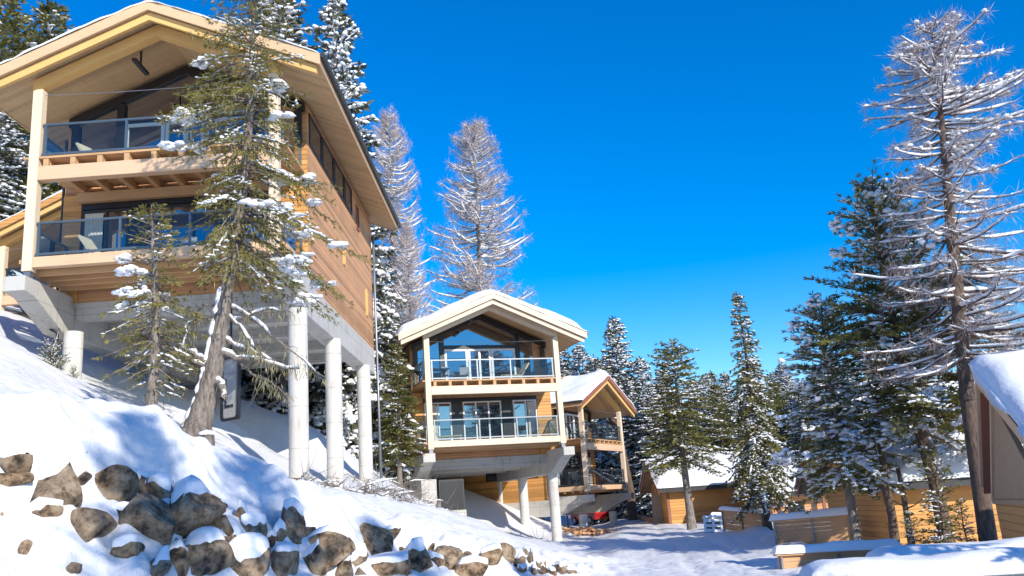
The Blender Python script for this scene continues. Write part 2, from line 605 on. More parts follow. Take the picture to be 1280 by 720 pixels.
ctrl += [np.array(q, float) for q in [
    (-5.2, 10.4, -1.7), (-4.0, 12.0, -1.75), (-2.6, 14.0, -1.8), (-1.2, 16.2, -1.8), (0.2, 18.6, -1.85), (1.4, 21, -1.85), (2.4, 24, -1.9),
    (-4.5, 8, -1.75), (0, 8, -1.75), (0, 0, -1.7), (2, 14, -1.8), (5, 20, -1.85), (5, 12, -1.8), (7, 27, -1.9), (8, 6, -1.9), (-8, 5, -0.8), (-12, 9, 2.0), (0, -12, -1.6), (12, 15, -2.4), (16, 22, -2.6), (22, 30, -2.6),
    (14, 38, -2.1), (20, 50, -1.8), (-18, 30, 7.5), (-19, 40, 8.5), (-14, 40, 6.0), (-10, 42, 4.5), (-26, 50, 13), (-12, 58, 5.5), (-3, 65, 0.9), (-1, 58, 0.0), (-25, 20, 7.5),
    (15, 80, 0.0), (5, 90, 0.6), (-10, 90, 7), (30, 90, 1.5), (45, 60, -1), (40, 30, -2.5), (-40, 90, 22), (0, 150, 11), (-60, 150, 36), (60, 150, 8), (-60, 40, 20), (70, 60, 0), (25, -20, -1.5), (-30, -20, 2), (-45, 5, 10),
]]
ctrl = np.array(ctrl)


def _U(r2):
    return np.where(r2 > 0, r2 * np.log(r2 + 1e-12), 0) * 0.5


_n = len(ctrl)
_A = np.zeros((_n + 3, _n + 3))
_A[:_n, :_n] = _U(((ctrl[:, None, :2] - ctrl[None, :, :2]) ** 2).sum(-1)) + np.eye(_n) * 0.4
_A[:_n, _n], _A[:_n, _n + 1:] = 1, ctrl[:, :2]
_A[_n:, :_n] = _A[:_n, _n:].T
_w = np.linalg.solve(_A, np.concatenate([ctrl[:, 2], np.zeros(3)]))


def tps(x, y):
    x, y = np.asarray(x, float), np.asarray(y, float)
    z = _w[_n] + _w[_n + 1] * x + _w[_n + 2] * y
    for i in range(_n):
        z = z + _w[i] * _U((x - ctrl[i, 0]) ** 2 + (y - ctrl[i, 1]) ** 2)
    return z


def sstep(a, b, x):
    t = np.clip((x - a) / (b - a), 0, 1)
    return t * t * (3 - 2 * t)


def bankmask(x, y):
    """1 on the steep stony face of the bank: distance to its foot line"""
    t = np.clip(((x + 6) * 8.2 + (y - 10) * 15) / (8.2 ** 2 + 15 ** 2), -0.4, 1.15)
    dx, dy = x - (-6 + 8.2 * t), y - (10 + 15 * t)
    d = dx * 0.877 - dy * 0.48
    return sstep(1.2, 0.1, d) * sstep(-3.4, -1.2, d)


MOUNDS = []


def height(x, y):
    x, y = np.asarray(x, float), np.asarray(y, float)
    r = np.hypot(x, y)
    far = sstep(130, 260, r)
    z = tps(np.clip(x, -120, 120), np.clip(y, -40, 200))
    z = z * (1 - far) + far * np.clip(z, -2, 45)
    near = sstep(80, 40, r)
    z = z + near * (0.07 * fbm(x * 0.45, y * 0.45, 1, 3) + 0.035 * fbm(x * 1.7, y * 1.7, 5, 3) + 0.016 * fbm(x * 5.5, y * 5.5, 15, 2))
    bm = bankmask(x, y)
    z = z + bm * (0.27 * fbm(x * 1.1, y * 1.1, 9, 3) + 0.09 * np.abs(fbm(x * 2.6, y * 2.6, 12, 2)))
    t = np.clip(((x + 6) * 8.2 + (y - 10) * 15) / (8.2 ** 2 + 15 ** 2), -0.4, 1.15)
    d = (x + 6 - 8.2 * t) * 0.877 - (y - 10 - 15 * t) * 0.48 + 0.22 * fbm(x * 0.9, y * 0.9, 40, 3)
    z = z + (0.34 + 0.16 * vnoise(x * 0.5, y * 0.5, 44)) * sstep(-1.25, -1.55, d) * sstep(-3.6, -1.9, d) * sstep(8, 10.5, y) * sstep(24, 19, y)
    z = z - 0.16 * np.exp(-((d + 1.05) / 0.3) ** 2) * sstep(8, 10.5, y) * sstep(24, 19, y)
    for mx, my, sg, am in MOUNDS:
        d2 = ((x - mx) ** 2 + (y - my) ** 2) / (sg * sg)
        z = z + np.where(d2 < 9, am * np.exp(-d2), 0)
    # trodden track: an even lane with wheel ruts, a thrown-up berm on its right
    off = x - (2.7 + 0.105 * y)
    lane = sstep(4.4, 2.5, np.abs(off)) * sstep(15, 21, y) * sstep(115, 85, y)
    zl = np.interp(y, [14, 20, 26, 36, 50, 64, 80, 110], [-1.85, -1.93, -1.97, -1.93, -1.8, -1.5, -0.85, 0.6])
    zl = zl + 0.028 * fbm(x * 3.2, y * 1.1, 20, 4) + 0.012 * np.sin(y * 9 + 3 * fbm(x * 2, y * 2, 23, 2)) - 0.06 * np.exp(-((np.abs(off + 0.1 * np.sin(y * 0.3)) - 0.8) / 0.22) ** 2)
    z = z * (1 - lane) + zl * lane
    z = z + np.exp(-((off - 3.6) / 0.9) ** 2) * sstep(22, 27, y) * sstep(56, 46, y) * (0.24 + 0.12 * fbm(x * 1.2, y * 0.7, 25, 4))
    z = z + np.exp(-((off + 3.0) / 0.7) ** 2) * sstep(26, 34, y) * sstep(56, 46, y) * (0.10 + 0.06 * fbm(x * 1.2, y * 0.7, 27, 4))
    return z


def hz(x, y):
    return float(height(x, y))


def ground_at(px, py, y0=6.0, y1=140.0):
    Y = np.exp(np.linspace(math.log(y0), math.log(y1), 900))
    d = at(px, py, 1.0)
    P = Y[:, None] * d[None]
    below = P[:, 2] < height(P[:, 0], P[:, 1])
    i = int(np.argmax(below)) if below.any() else len(Y) - 1
    return P[i]


# ------------------------------------------------------------------ boulders of the bank
ico = bmesh.new()
bmesh.ops.create_icosphere(ico, subdivisions=4, radius=1)
ICO_V = np.array([v.co[:] for v in ico.verts])
ICO_F = np.array([[v.index for v in f.verts] for f in ico.faces])
ico.free()


def rock_verts(seed, n=9):
    r = np.random.default_rng(seed)
    v = ICO_V.copy()
    for k in range(n):
        nrm = r.normal(size=3)
        nrm /= np.linalg.norm(nrm)
        d = r.uniform(0.40, 0.72)
        e = v @ nrm - d
        v = v - np.where(e > 0, e * 0.93, 0)[:, None] * nrm
    v = v * (1 + 0.022 * fbm(v[:, 0] * 3 + seed, v[:, 1] * 3 + v[:, 2] * 2.3, seed % 50, 4)[:, None])
    v -= (v.max(0) + v.min(0)) / 2
    return v / (np.abs(v).max(0))


PENDING = []


def boulder(px, py, w, h, label, cap=0.0, group=None, sink=0.35, seed=None):
    p = ground_at(px, py + h * 0.15)
    if w > 18:
        for k in range(3):
            ox, oy = random.choice([(-0.62, 0.35), (0.62, 0.3), (-0.2, 0.62), (0.3, 0.6), (0.0, 0.7), (-0.55, -0.1), (0.6, -0.15)])
            g_ = ground_at(px + ox * w, py + oy * h)
            PENDING.append((g_[0], g_[1], w * g_[1] / F * random.uniform(0.28, 0.5), w * g_[1] / F * random.uniform(0.08, 0.2)))
    Yd = p[1]
    s = Yd / F
    a, c = w * s / 2 * 1.42, h * s / 2 * 1.42
    b = (a + c) * 0.55
    seed = seed or int(px * 7 + py)
    v = rock_verts(seed) * np.array([a, b, c])
    rz = random.uniform(-0.3, 0.3)
    v = v @ np.array([[cos(rz), sin(rz), 0], [-sin(rz), cos(rz), 0], [0, 0, 1]])
    tl = random.uniform(-0.2, 0.35)
    v = v @ np.array([[cos(tl), 0, sin(tl)], [0, 1, 0], [-sin(tl), 0, cos(tl)]])
    o = MB().add(v, ICO_F).build('boulder', M['rock'], smooth=True)
    o.data.set_sharp_from_angle(angle=radians(28))
    d = at(px, py, 1.0)
    nd = d / np.linalg.norm(d)
    o.location = Vector(at(px, py, Yd)) + Vector(nd) * b * (sink - 0.28)
    tag(o, label, 'boulder', group or 'boulders of the stone bank')
    if cap:
        ctr = v[ICO_F].mean(1)
        fn = np.cross(v[ICO_F[:, 1]] - v[ICO_F[:, 0]], v[ICO_F[:, 2]] - v[ICO_F[:, 0]])
        fn /= np.linalg.norm(fn, axis=1)[:, None] + 1e-9
        vn = np.zeros_like(v)
        for k in range(3):
            np.add.at(vn, ICO_F[:, k], fn)
        vn /= np.linalg.norm(vn, axis=1)[:, None] + 1e-9
        lim = 0.15 + 0.35 * (1 - cap)
        nz = vn[:, 2] * 0.5 + 0.5 * v[:, 2] / (np.abs(v[:, 2]).max()) + 0.2 * fbm(v[:, 0] * 1.6 / a + seed, v[:, 1] * 1.6 / b, 3, 2)
        f = sstep(lim, lim + 0.4, nz)
        vv = v * (0.93 + 0.12 * f)[:, None]
        vv[:, 2] += f * (0.05 + 0.28 * c * cap)
        keep = (nz[ICO_F] > lim - 0.25).all(1)
        if keep.sum() > 10:
            MB().add(vv, ICO_F[keep]).build('snow_cap', M['snowcap'], o, smooth=True)
    return o


for q in [
    (12, 583, 40, 24, 'dark flat boulder at the far left, in the top row of the bank', 0.3),
    (13, 601, 38, 14, 'pale slab wedged under the dark flat boulder at the left edge', 0),
    (59, 606, 62, 46, 'big dark brown boulder in the top row near the left edge', 0.15),
    (98, 600, 24, 13, 'small brown stone tucked under the snow right of the big dark brown boulder', 0),
    (78, 631, 24, 16, 'small pale stone right under the big dark brown boulder', 0),
    (115, 658, 34, 36, 'square tan block standing alone in the snow at lower left', 0),
    (141, 614, 32, 46, 'tall tan boulder with rounded top under the snow crest', 0),
    (169, 610, 28, 24, 'dark brown boulder between the tall tan one and the grey ones', 0.2),
    (186, 654, 50, 52, 'large speckled grey boulder leaning right, left of the brown faceted one', 0),
    (202, 630, 28, 38, 'dark grey boulder leaning over the large speckled one', 0.25),
    (240, 650, 52, 66, 'tall faceted brown boulder below the small round one', 0.1),
    (258, 629, 23, 27, 'small round grey boulder perched under the crest', 0),
    (275, 635, 13, 10, 'tiny dark stone beside the small round grey boulder', 0),
    (271, 656, 29, 32, 'tan grey boulder right of the tall faceted brown one', 0.2),
    (258, 700, 40, 44, 'grey brown boulder cut by the lower edge, below the tan grey one', 0.3),
    (222, 707, 30, 34, 'brown boulder cut by the lower edge, left of the grey brown one', 0.2),
    (193, 712, 34, 26, 'dark grey boulder at the lower edge under the large speckled one', 0.2),
    (306, 705, 38, 40, 'smooth grey boulder standing alone at the lower edge', 0.35),
    (305, 648, 14, 24, 'narrow dark stone on the left of a snow hump', 0.5),
    (335, 677, 14, 13, 'small dark stone in the snow under the hump', 0.6),
    (328, 697, 13, 19, 'small tan stone right of the smooth grey boulder', 0.4),
    (348, 672, 14, 24, 'thin tan stone in the middle of the bank', 0.4),
    (362, 664, 26, 46, 'tall grey stone in the middle of the bank, under the bare snow slope', 0.2),
    (382, 679, 24, 27, 'broken tan stone beside the tall grey one', 0),
    (390, 704, 24, 28, 'dark brown stone at the lower edge beneath the broken tan one', 0.3),
    (411, 690, 44, 36, 'dark grey angular boulder right of the broken tan stone', 0.1),
    (428, 712, 20, 22, 'dark low stone under the dark grey angular boulder', 0.2),
    (465, 683, 36, 42, 'rust brown boulder right of the dark grey angular one', 0),
    (486, 667, 20, 14, 'small dark stone lying above and right of the rust brown boulder', 0.1),
    (481, 714, 46, 22, 'wide black boulder at the lower edge below the rust brown one', 0.3),
    (446, 717, 16, 12, 'small brown stone at the lower edge left of the wide black boulder', 0),
    (519, 705, 34, 36, 'round brown boulder right of the wide black one', 0.1),
    (539, 688, 9, 12, 'little dark stone above the round brown boulder', 0),
    (560, 703, 27, 28, 'light brown boulder with a cleft, right of the round brown one', 0),
    (580, 697, 14, 10, 'small flat brown stone by the cleft light brown boulder', 0),
    (587, 714, 30, 20, 'pale tan boulder cut by the lower edge near the middle', 0.3),
    (613, 703, 22, 25, 'two toned stone above the pale tan boulder', 0.3),
    (628, 691, 22, 20, 'pale tan stone under the tracks in the snow', 0.1),
]:
    boulder(*q)
for q in [
    (152, 648, 22, 20, 'small dark stone wedged left of the large speckled grey boulder', 0.2),
    (216, 684, 26, 26, 'brown stone wedged under the tall faceted boulder', 0.3),
    (285, 684, 28, 30, 'dark stone above the smooth grey boulder at the lower edge', 0.3),
    (316, 662, 20, 22, 'grey stone half under snow right of the tan grey boulder', 0.5),
    (350, 704, 26, 26, 'dark grey stone at the lower edge left of the dark brown one', 0.3),
    (445, 698, 22, 20, 'dark wedge of stone between the dark angular and the rust brown boulder', 0.1),
    (505, 688, 20, 16, 'low dark stone right of the rust brown boulder', 0.3),
    (540, 708, 22, 20, 'dark stone between the round brown and the cleft boulder', 0.3),
    (160, 690, 26, 20, 'brown stone in the snow under the large speckled boulder', 0.5),
    (60, 640, 26, 18, 'brown stone half buried below the big dark brown boulder', 0.5),
]:
    boulder(*q)
for q in [(648, 703, 13, 13), (657, 691, 5, 8), (663, 698, 6, 16), (676, 706, 9, 10), (683, 713, 9, 10), (702, 714, 13, 14), (690, 717, 8, 8), (653, 714, 9, 8), (668, 716, 7, 10), (715, 716, 9, 6)]:
    boulder(*q, 'small brown stone poking out of the snow at the low right end of the bank', 0.1, 'small stones at the end of the bank')
for q in [(32, 686, 10, 16), (91, 711, 14, 12), (150, 674, 6, 6), (3, 645, 5, 8)]:
    boulder(*q, 'small tan stone poking out of the deep snow at lower left', 0, 'small stones in the lower left snow')


MOUNDS += PENDING
rad = np.concatenate([np.array([0.05, 1.5, 3, 4.5, 5.5, 6.5]), np.arange(7.2, 30, 0.085), np.exp(np.linspace(math.log(30), math.log(900), 150))])
ang = np.concatenate([np.linspace(-38, 38, 560), np.linspace(38, 322, 72)[1:-1]])
ang = np.radians(ang)
RR, AA = np.meshgrid(rad, ang, indexing='ij')
X, Y = RR * np.sin(AA), RR * np.cos(AA)
Z = height(X, Y)
nr, na = RR.shape
i = np.arange(nr - 1)[:, None] * na
j = np.arange(na)[None, :]
fa = np.stack([i + j, i + (j + 1) % na, i + na + (j + 1) % na, i + na + j], -1).reshape(-1, 4)
g = MB().add(np.stack([X, Y, Z], -1).reshape(-1, 3), fa[:, ::-1]).build('ground', M['snow'], smooth=True)
tag(g, 'snow covered hillside with a lane trodden between the houses', None, None, 'structure')

# ------------------------------------------------------------------ snow blanket for roofs
def snow_slab(poly_fn, nu, nv, t, seed, edge=0.25, lip=0.12, su=1.0, sv=1.0):
    """poly_fn(u,v)->xyz on the roof plane, u,v in 0..1; su, sv: real lengths. A thick rounded blanket with closed edges."""
    u, v = np.meshgrid(np.linspace(0, 1, nu), np.linspace(0, 1, nv), indexing='ij')
    eu, ev = np.minimum(u, 1 - u) * su, np.minimum(v, 1 - v) * sv
    e = np.minimum(eu, ev)
    k = np.clip(e / edge, 0, 1)
    th = t * np.sqrt(1 - (1 - k) ** 2 * 0.98)
    P = poly_fn(u, v)
    wob = 1 + 0.30 * fbm(u * su * 0.55, v * sv * 0.55, seed, 4)
    top = P + np.array([0, 0, 1.0]) * (th * wob)[..., None]
    b = (1 - k)[..., None]
    ctr = P.mean((0, 1))
    bot = P.copy()
    bot[..., 2] -= 0.004
    idx = np.arange(nu * nv).reshape(nu, nv)
    f = np.stack([idx[:-1, :-1], idx[1:, :-1], idx[1:, 1:], idx[:-1, 1:]], -1).reshape(-1, 4)
    m = MB().add(top.reshape(-1, 3), f)
    rim = np.concatenate([idx[:, 0], idx[-1, 1:], idx[-2::-1, -1], idx[0, -2:0:-1]])
    tv, bv = top.reshape(-1, 3)[rim], bot.reshape(-1, 3)[rim]
    out = tv - ctr
    out[:, 2] = 0
    mid = (tv + bv) / 2
    nrm = out / (np.linalg.norm(out, axis=1)[:, None] + 1e-9)
    lp = (lip * (0.2 + 1.5 * np.abs(fbm(tv[:, 0] * 1.1, tv[:, 1] * 1.1, seed + 4, 3))))[:, None]
    mid = mid + nrm * lp
    bv = bv + nrm * lp * 0.5
    n = len(rim)
    a = np.arange(n)
    an = (a + 1) % n
    ff = np.vstack([np.stack([a, n + a, n + an, an], -1), np.stack([n + a, 2 * n + a, 2 * n + an, n + an], -1)])
    m.add(np.vstack([tv, mid, bv]), ff)
    return m


# ------------------------------------------------------------------ chalets on columns
TAN = 0.43


def ztop(x):
    return 7.83 - TAN * abs(x)


def rake(m, x0, x1, drop, h, y0, y1):
    """a board following the roof slope on one side from x0 to x1, its top 'drop' below the roof top"""
    p = [(x0, y0, ztop(x0) - drop), (x1, y0, ztop(x1) - drop), (x1, y0, ztop(x1) - drop - h), (x0, y0, ztop(x0) - drop - h)]
    return m.prism(p, (0, y1 - y0, 0))


def chev(x1, drop, h, y0, y1):
    """one board bent over the ridge, following both roof slopes out to x1"""
    p = [(-x1, y0, ztop(x1) - drop), (0, y0, ztop(0) - drop), (x1, y0, ztop(x1) - drop), (x1, y0, ztop(x1) - drop - h), (0, y0, ztop(0) - drop - h), (-x1, y0, ztop(x1) - drop - h)]
    return MB().prism(p, (0, y1 - y0, 0))


def rail(root, a, b, zf, mats, posts, hgt=1.08):
    """glass balustrade between plan points a and b"""
    a, b = np.array(a, float), np.array(b, float)
    L = np.linalg.norm(b - a)
    P = lambda t, z: (*(a + (b - a) * t), z)
    m = MB()
    m.bar(P(0, zf + hgt), P(1, zf + hgt), 0.07, 0.06)
    m.bar(P(0, zf + 0.10), P(1, zf + 0.10), 0.05, 0.07)
    ts = [0.012] + list(posts) + [0.988]
    for t in ts:
        m.bar(P(t, zf - 0.05), P(t, zf + hgt - 0.03), 0.07, 0.07, (b[0] - a[0], b[1] - a[1], 0))
    r = m.build('railing', mats, root)
    for t0, t1 in zip(ts[:-1], ts[1:]):
        g0 = t0 + 0.045 / L
        g1 = t1 - 0.045 / L
        n = np.array([-(b - a)[1], (b - a)[0]]) / L * 0.012
        q0, q1 = a + (b - a) * g0, a + (b - a) * g1
        gm = MB().prism([(*q0, zf + 0.15), (*q1, zf + 0.15), (*q1, zf + hgt - 0.04), (*q0, zf + hgt - 0.04)], (n[0], n[1], 0))
        gm.build('glass_panel', M['glass'], r)
    return r


def window(root, plane, a0, a1, z0, z1, frame, fw_=0.07, mull=(), out=0.05, name='window', transom=None):
    """frame and pane on a wall plane ('y', y0) facing -y or ('x', x0) facing +x"""
    ax, c, sgn = plane

    def B(m, p0, p1, q0, q1, d0, d1):
        lo, hi = sorted((c + sgn * d0, c + sgn * d1))
        if ax == 'y':
            m.box(p0, p1, lo, hi, q0, q1)
        else:
            m.box(lo, hi, p0, p1, q0, q1)
    m = MB()
    B(m, a0, a1, z1 - fw_, z1, 0.0, out)
    B(m, a0, a1, z0, z0 + fw_, 0.0, out)
    for t in (a0, a1 - fw_):
        B(m, t, t + fw_, z0 + fw_, z1 - fw_, 0.0, out)
    for t in mull:
        B(m, t - fw_ / 2, t + fw_ / 2, z0 + fw_, z1 - fw_, 0.0, out * 0.9)
    if transom:
        B(m, a0 + fw_, a1 - fw_, transom, transom + fw_, 0, out * 0.8)
    f = m.build(name, frame, root)
    p = MB()
    B(p, a0 + fw_, a1 - fw_, z0 + fw_, z1 - fw_, 0.004, out * 0.4)
    p.build('pane', M['pane'], f)
    return f


def chalet(label, loc, yaw, scale, cols, railm, depth=12.5, detail=True, pier=False, truss='beam_y', fascia='fascia', postm='post', seed=1, snow_t=0.3, wallm='siding'):
    root = thing('chalet', label, 'chalet', loc, yaw, scale, 'timber chalets on the hillside')
    D = 2.5 + depth
    YF = -0.85
    YB = D + 1.0
    # walls: a closed shell whose front is set back behind the balconies
    zs = 7.40 - TAN * 4.07
    w = MB()
    w.prism([(-4.07, 2.56, -0.8), (4.07, 2.56, -0.8), (4.07, 2.56, zs), (0, 2.56, 7.40), (-4.07, 2.56, zs)], (0, depth, 0))
    w.build('wall', M[wallm], root)
    MB().box(3.20, 4.06, 2.46, 2.558, -0.8, 4.2).build('front_cladding', M['siding_y'], root)
    MB().box(-4.06, -3.45, 2.46, 2.558, -0.8, 2.9).build('front_cladding', M['siding_y'], root)
    # roof: two slabs, verge boards, soffit underside
    roof = chev(5.24, 0, 0.30, YF, YB).build('roof', M['soffit'], root)
    chev(5.30, -0.03, 0.36, YF - 0.05, YF - 0.004).build('verge_board', M[fascia], roof)
    chev(5.30, -0.03, 0.36, YB + 0.004, YB + 0.05).build('verge_board', M[fascia], roof)
    chev(5.16, 0.335, 0.26, YF + 0.10, YF + 0.22).build('inner_verge', M[truss], roof)
    for s in (-1, 1):
        MB().box(*sorted((s * 5.245, s * 5.29)), YF, YB, ztop(5.24) - 0.33, ztop(5.24) - 0.01).build('eave_board', M['fascia'], roof)
        MB().tube([(s * 5.38, YF - 0.05, ztop(5.24) - 0.05), (s * 5.38, YB, ztop(5.24) - 0.05)], 0.085, 8).build('gutter', M['gutter'], roof)
    # snow on the roof, one blanket over the ridge
    def rp(u, v):
        x = (u - 0.5) * 10.5
        return np.stack([x, YF - 0.05 + v * (YB - YF + 0.1), 7.835 - TAN * (np.sqrt(x * x + 0.06) - 0.05)], -1)
    snow_slab(rp, 61, 40, snow_t, seed, 0.35, 0.07, 10.5, YB - YF).build('roof_snow', M['snowcap'], roof, smooth=True)
    # posts, truss
    for s in (-1, 1):
        MB().box(s * 3.67 - 0.15, s * 3.67 + 0.15, -0.15, 0.15, -0.42, 5.46).build('post', M[postm], root, bevel=0.012)
        MB().box(s * 3.67 - 0.10, s * 3.67 + 0.10, -0.1, 0.1, -0.62, -0.42).build('post_foot', M['steel'], root)
    chev(3.82, 0.42, 0.36, -0.16, 0.16).build('gable_truss', M[truss], root)
    ln = MB().tube([(-3.5, -0.02, 5.3), (-1.2, -0.02, 5.24), (1.2, -0.02, 5.24), (3.5, -0.02, 5.3)], 0.012, 4)
    ln.build('wire', M['steel'], root)
    # decks
    d0 = MB().box(-3.95, 3.95, -0.05, 2.45, -0.16, -0.03)
    for y in (0.35, 0.95, 1.55, 2.15):
        d0.box(-3.9, 3.9, y, y + 0.12, -0.45, -0.163)
    d0.build('lower_deck', M['deck'], root)
    MB().box(-3.515, 3.515, -0.13, 0.13, -0.32, 0.0).build('lower_deck_beam', M['beam' if detail else 'post'], root, bevel=0.01)
    for s in (-1, 1):
        MB().box(*sorted((s * 3.82, s * 3.97)), 0.155, 2.45, -0.32, -0.003).build('side_beam', M['beam'], root)
    d1 = MB().box(-3.98, 3.98, -0.14, 2.45, 3.13, 3.2)
    for k in range(9):
        x = -3.3 + k * 6.6 / 8
        d1.box(x - 0.08, x + 0.08, -0.12, 2.45, 2.88, 3.127)
    d1.box(-3.5, 3.5, 2.2, 2.4, 2.55, 2.875)
    d1.build('upper_deck', M['deck'], root)
    MB().box(-3.515, 3.515, -0.15, 0.15, 2.43, 2.875).build('upper_deck_beam', M['beam' if detail else 'post'], root, bevel=0.01)
    for zf in (0.0, 3.2):
        rail(root, (-3.5, -0.02), (3.5, -0.02), zf, railm, (0.37, 0.64) if zf > 1 else (0.36, 0.66))
        for s in (-1, 1):
            rail(root, (s * 3.86, 0.2), (s * 3.86, 2.42), zf, railm, ())
    # glazed front
    Yg = 2.555
    # gable glazing behind dark frames
    gl = MB()
    for s in (-1, 1):
        rake(gl, 0, s * 4.0, 0.45, 0.30, Yg - 0.16, Yg)
        gl.box(s * 2.25 - 0.13, s * 2.25 + 0.13, Yg - 0.15, Yg, 3.25, ztop(2.25) - 0.755)
        gl.box(s * 3.78 - 0.12, s * 3.78 + 0.12, Yg - 0.15, Yg, 4.205, ztop(3.9) - 0.755)
    gl.box(-2.12, 2.12, Yg - 0.14, Yg, 5.35, 5.55)
    gf = gl.build('gable_frame', M['black'], root)
    gp = MB()
    gp.prism([(-3.66, Yg - 0.03, 3.25), (3.195, Yg - 0.03, 3.25), (3.195, Yg - 0.03, ztop(3.2) - 0.77), (0, Yg - 0.03, 7.06), (-3.66, Yg - 0.03, ztop(3.66) - 0.77)], (0, 0.02, 0))
    gp.build('pane', M['pane'], gf)
    for x0, x1, mu in ((-2.1, -0.75, ()), (-0.72, 0.62, (-0.05,)), (0.65, 2.1, ())):
        window(root, ('y', Yg - 0.05, -1), x0, x1, 3.22, 5.34, M['white'], 0.12, mu, 0.06, 'balcony_door')
    # lower storey
    lf = MB()
    lf.box(-3.44, 3.19, Yg - 0.13, Yg, 2.35, 2.55)
    for x in (-1.55, 1.4):
        lf.box(x - 0.3, x + 0.3, Yg - 0.11, Yg, 0, 2.35)
    lb = lf.build('lintel', M['black'], root)
    for x0, x1, mu in ((-3.4, -1.87, (-2.6,)), (-1.2, 1.05, (-0.45, 0.3)), (1.75, 3.17, (2.5,))):
        window(root, ('y', Yg - 0.02, -1), x0, x1, 0.02, 2.33, M['white'] if not detail else M['dark'], 0.08, mu, 0.07, 'balcony_door')
    for x0, x1 in ((-3.3, -2.7), (2.6, 3.1)):
        cu = MB()
        xs = np.linspace(x0, x1, 25)
        ys = Yg - 0.125 + 0.0 * xs + 0.012 * np.sin(xs * 60)
        n = len(xs)
        cu.add(np.vstack([np.c_[xs, ys, np.full(n, 0.12)], np.c_[xs, ys, np.full(n, 2.2)]]), [(i, i + 1, n + i + 1, n + i) for i in range(n - 1)])
        cu.build('curtain', M['curtain'], root)
    # side strip windows (right-hand wall) and slots
    for wy0, wy1 in ((2.75, 4.6), (4.75, 6.6), (6.75, 8.6), (8.75, 10.2)):
        window(root, ('x', 4.07, 1), wy0, wy1, 4.25, 5.42, M['dark'], 0.08, (), 0.05)
    window(root, ('x', 4.07, 1), 11.2, 11.8, 4.0, 5.1, M['brown'], 0.06, (), 0.05)
    for yy, z0, z1 in ((13.1, 0.55, 1.75), (8.2, 1.55, 2.35)):
        window(root, ('x', 4.07, 1), yy, yy + 0.32, z0, z1, M['beam_y'], 0.09, (), 0.05)
    # left wall windows
    for wy0, wy1 in ((3.4, 4.8), (6.4, 7.6)):
        window(root, ('x', -4.07, -1), wy0, wy1, 0.8, 2.2, M['dark'], 0.08, (), 0.05)
    # heater lamp under the roof
    lm = MB().box(-1.0, -0.86, 0.35, 1.35, 6.5, 6.6)
    lm.bar((-0.93, 0.85, 6.6), (-0.93, 0.85, 7.1), 0.05, 0.05, (1, 0, 0))
    lm.build('heater_lamp', M['black'], root)
    # concrete: two long tapering beams, cross beams, slab, columns
    for s in (-1, 1):
        x = s * 3.85
        cb = MB().prism([(x - 0.32, -0.42, -0.63), (x - 0.32, -0.42, -1.08), (x - 0.32, 0.2, -1.15), (x - 0.32, 1.9, -1.9), (x - 0.32, D - 0.6, -1.9), (x - 0.32, D - 0.6, -0.803), (x - 0.32, 2.4, -0.803), (x - 0.32, 2.4, -0.63)], (0.64, 0, 0))
        cb.build('concrete_beam', M['concrete'], root, bevel=0.02)
    for y in (2.55, 4.9, 7.4, 10.4, 13.4):
        MB().box(-3.525, 3.525, y, y + 0.4, -1.36, -0.98).build('cross_beam', M['concrete'], root)
    MB().box(-3.525, 3.525, 2.5, D - 0.6, -0.976, -0.803).build('floor_slab', M['concrete'], root)
    cy, sy = cos(yaw), sin(yaw)
    for x, y in cols:
        wx, wy = loc[0] + scale * (x * cy - y * sy), loc[1] + scale * (x * sy + y * cy)
        zb = (hz(wx, wy) - loc[2]) / scale - 0.5
        if pier and x < 0 and y < 3:
            MB().box(x - 0.35, x + 0.45, y - 0.5, y + 0.9, zb, -1.905).build('pier', M['concrete'], root)
        else:
            MB().cyl((x, y), 0.29, zb, -1.885, 24).build('column', M['column'], root, smooth=True).data.set_sharp_from_angle(angle=radians(40))
    # basement wall at the back, downpipe at the rear right corner and by the left beam
    MB().box(-3.5, -2.0, D - 1.4, D - 1.1, -7.5, -1.0).build('basement_wall', M['concrete'], root)
    dp = MB().tube([(5.36, YB - 0.6, ztop(5.24) - 0.1), (5.2, YB - 0.6, ztop(5.24) - 0.45), (4.35, YB - 0.75, ztop(5.24) - 0.55), (4.22, D - 0.2, ztop(5.24) - 0.8), (4.22, D - 0.2, -1.2), (4.25, D - 0.3, -6.5)], 0.06, 8)
    dp.build('downpipe', M['steel'], root, smooth=True)
    dp = MB().tube([(-4.2, 2.7, 5.0), (-4.22, 2.7, -0.6), (-4.0, 2.1, -0.9), (-3.9, 1.7, -1.75), (-3.6, 1.68, -1.95), (-3.52, 1.7, -4.5)], 0.05, 8)
    dp.build('downpipe', M['black'], root, smooth=True)
    return root


H1 = (-10.62, 25.0, 8.2)
H2 = (-1.3, 46.6, 3.6)
YAW2, S2 = radians(18), 0.98
H3b = at(759, 606, 60.2)
H3 = (H3b[0], H3b[1], H3b[2])
YAW3, S3 = radians(63), 0.93
c1 = chalet('largest timber chalet, nearest at left, with the leaning spruce in front of its columns', H1, 0, 1.0, [(-3.25, 2.0), (4.07, 1.0), (4.07, 6.0), (4.07, 12.0), (-3.25, 8.5)], M['rail'], seed=2)
c2 = chalet('middle chalet with white posts and sunlit railings, facing the lane on three slim columns', H2, YAW2, S2, [(-3.75, 1.2), (3.85, 2.6), (3.85, 8.2), (3.85, 12.9)], M['rail_lit'], detail=False, pier=True, truss='post', fascia='post', seed=3, snow_t=0.42)
c3 = chalet('third chalet half hidden behind the middle one, its gable turned to the right', H3, YAW3, S3, [(-3.4, 0.6), (3.6, 1.2), (-3.6, 6), (3.8, 6.2)], M['dark'], depth=9, truss='beam_y', fascia='brown', seed=4, snow_t=0.4, wallm='siding_y')
p0 = at(86, 238, 37.2)
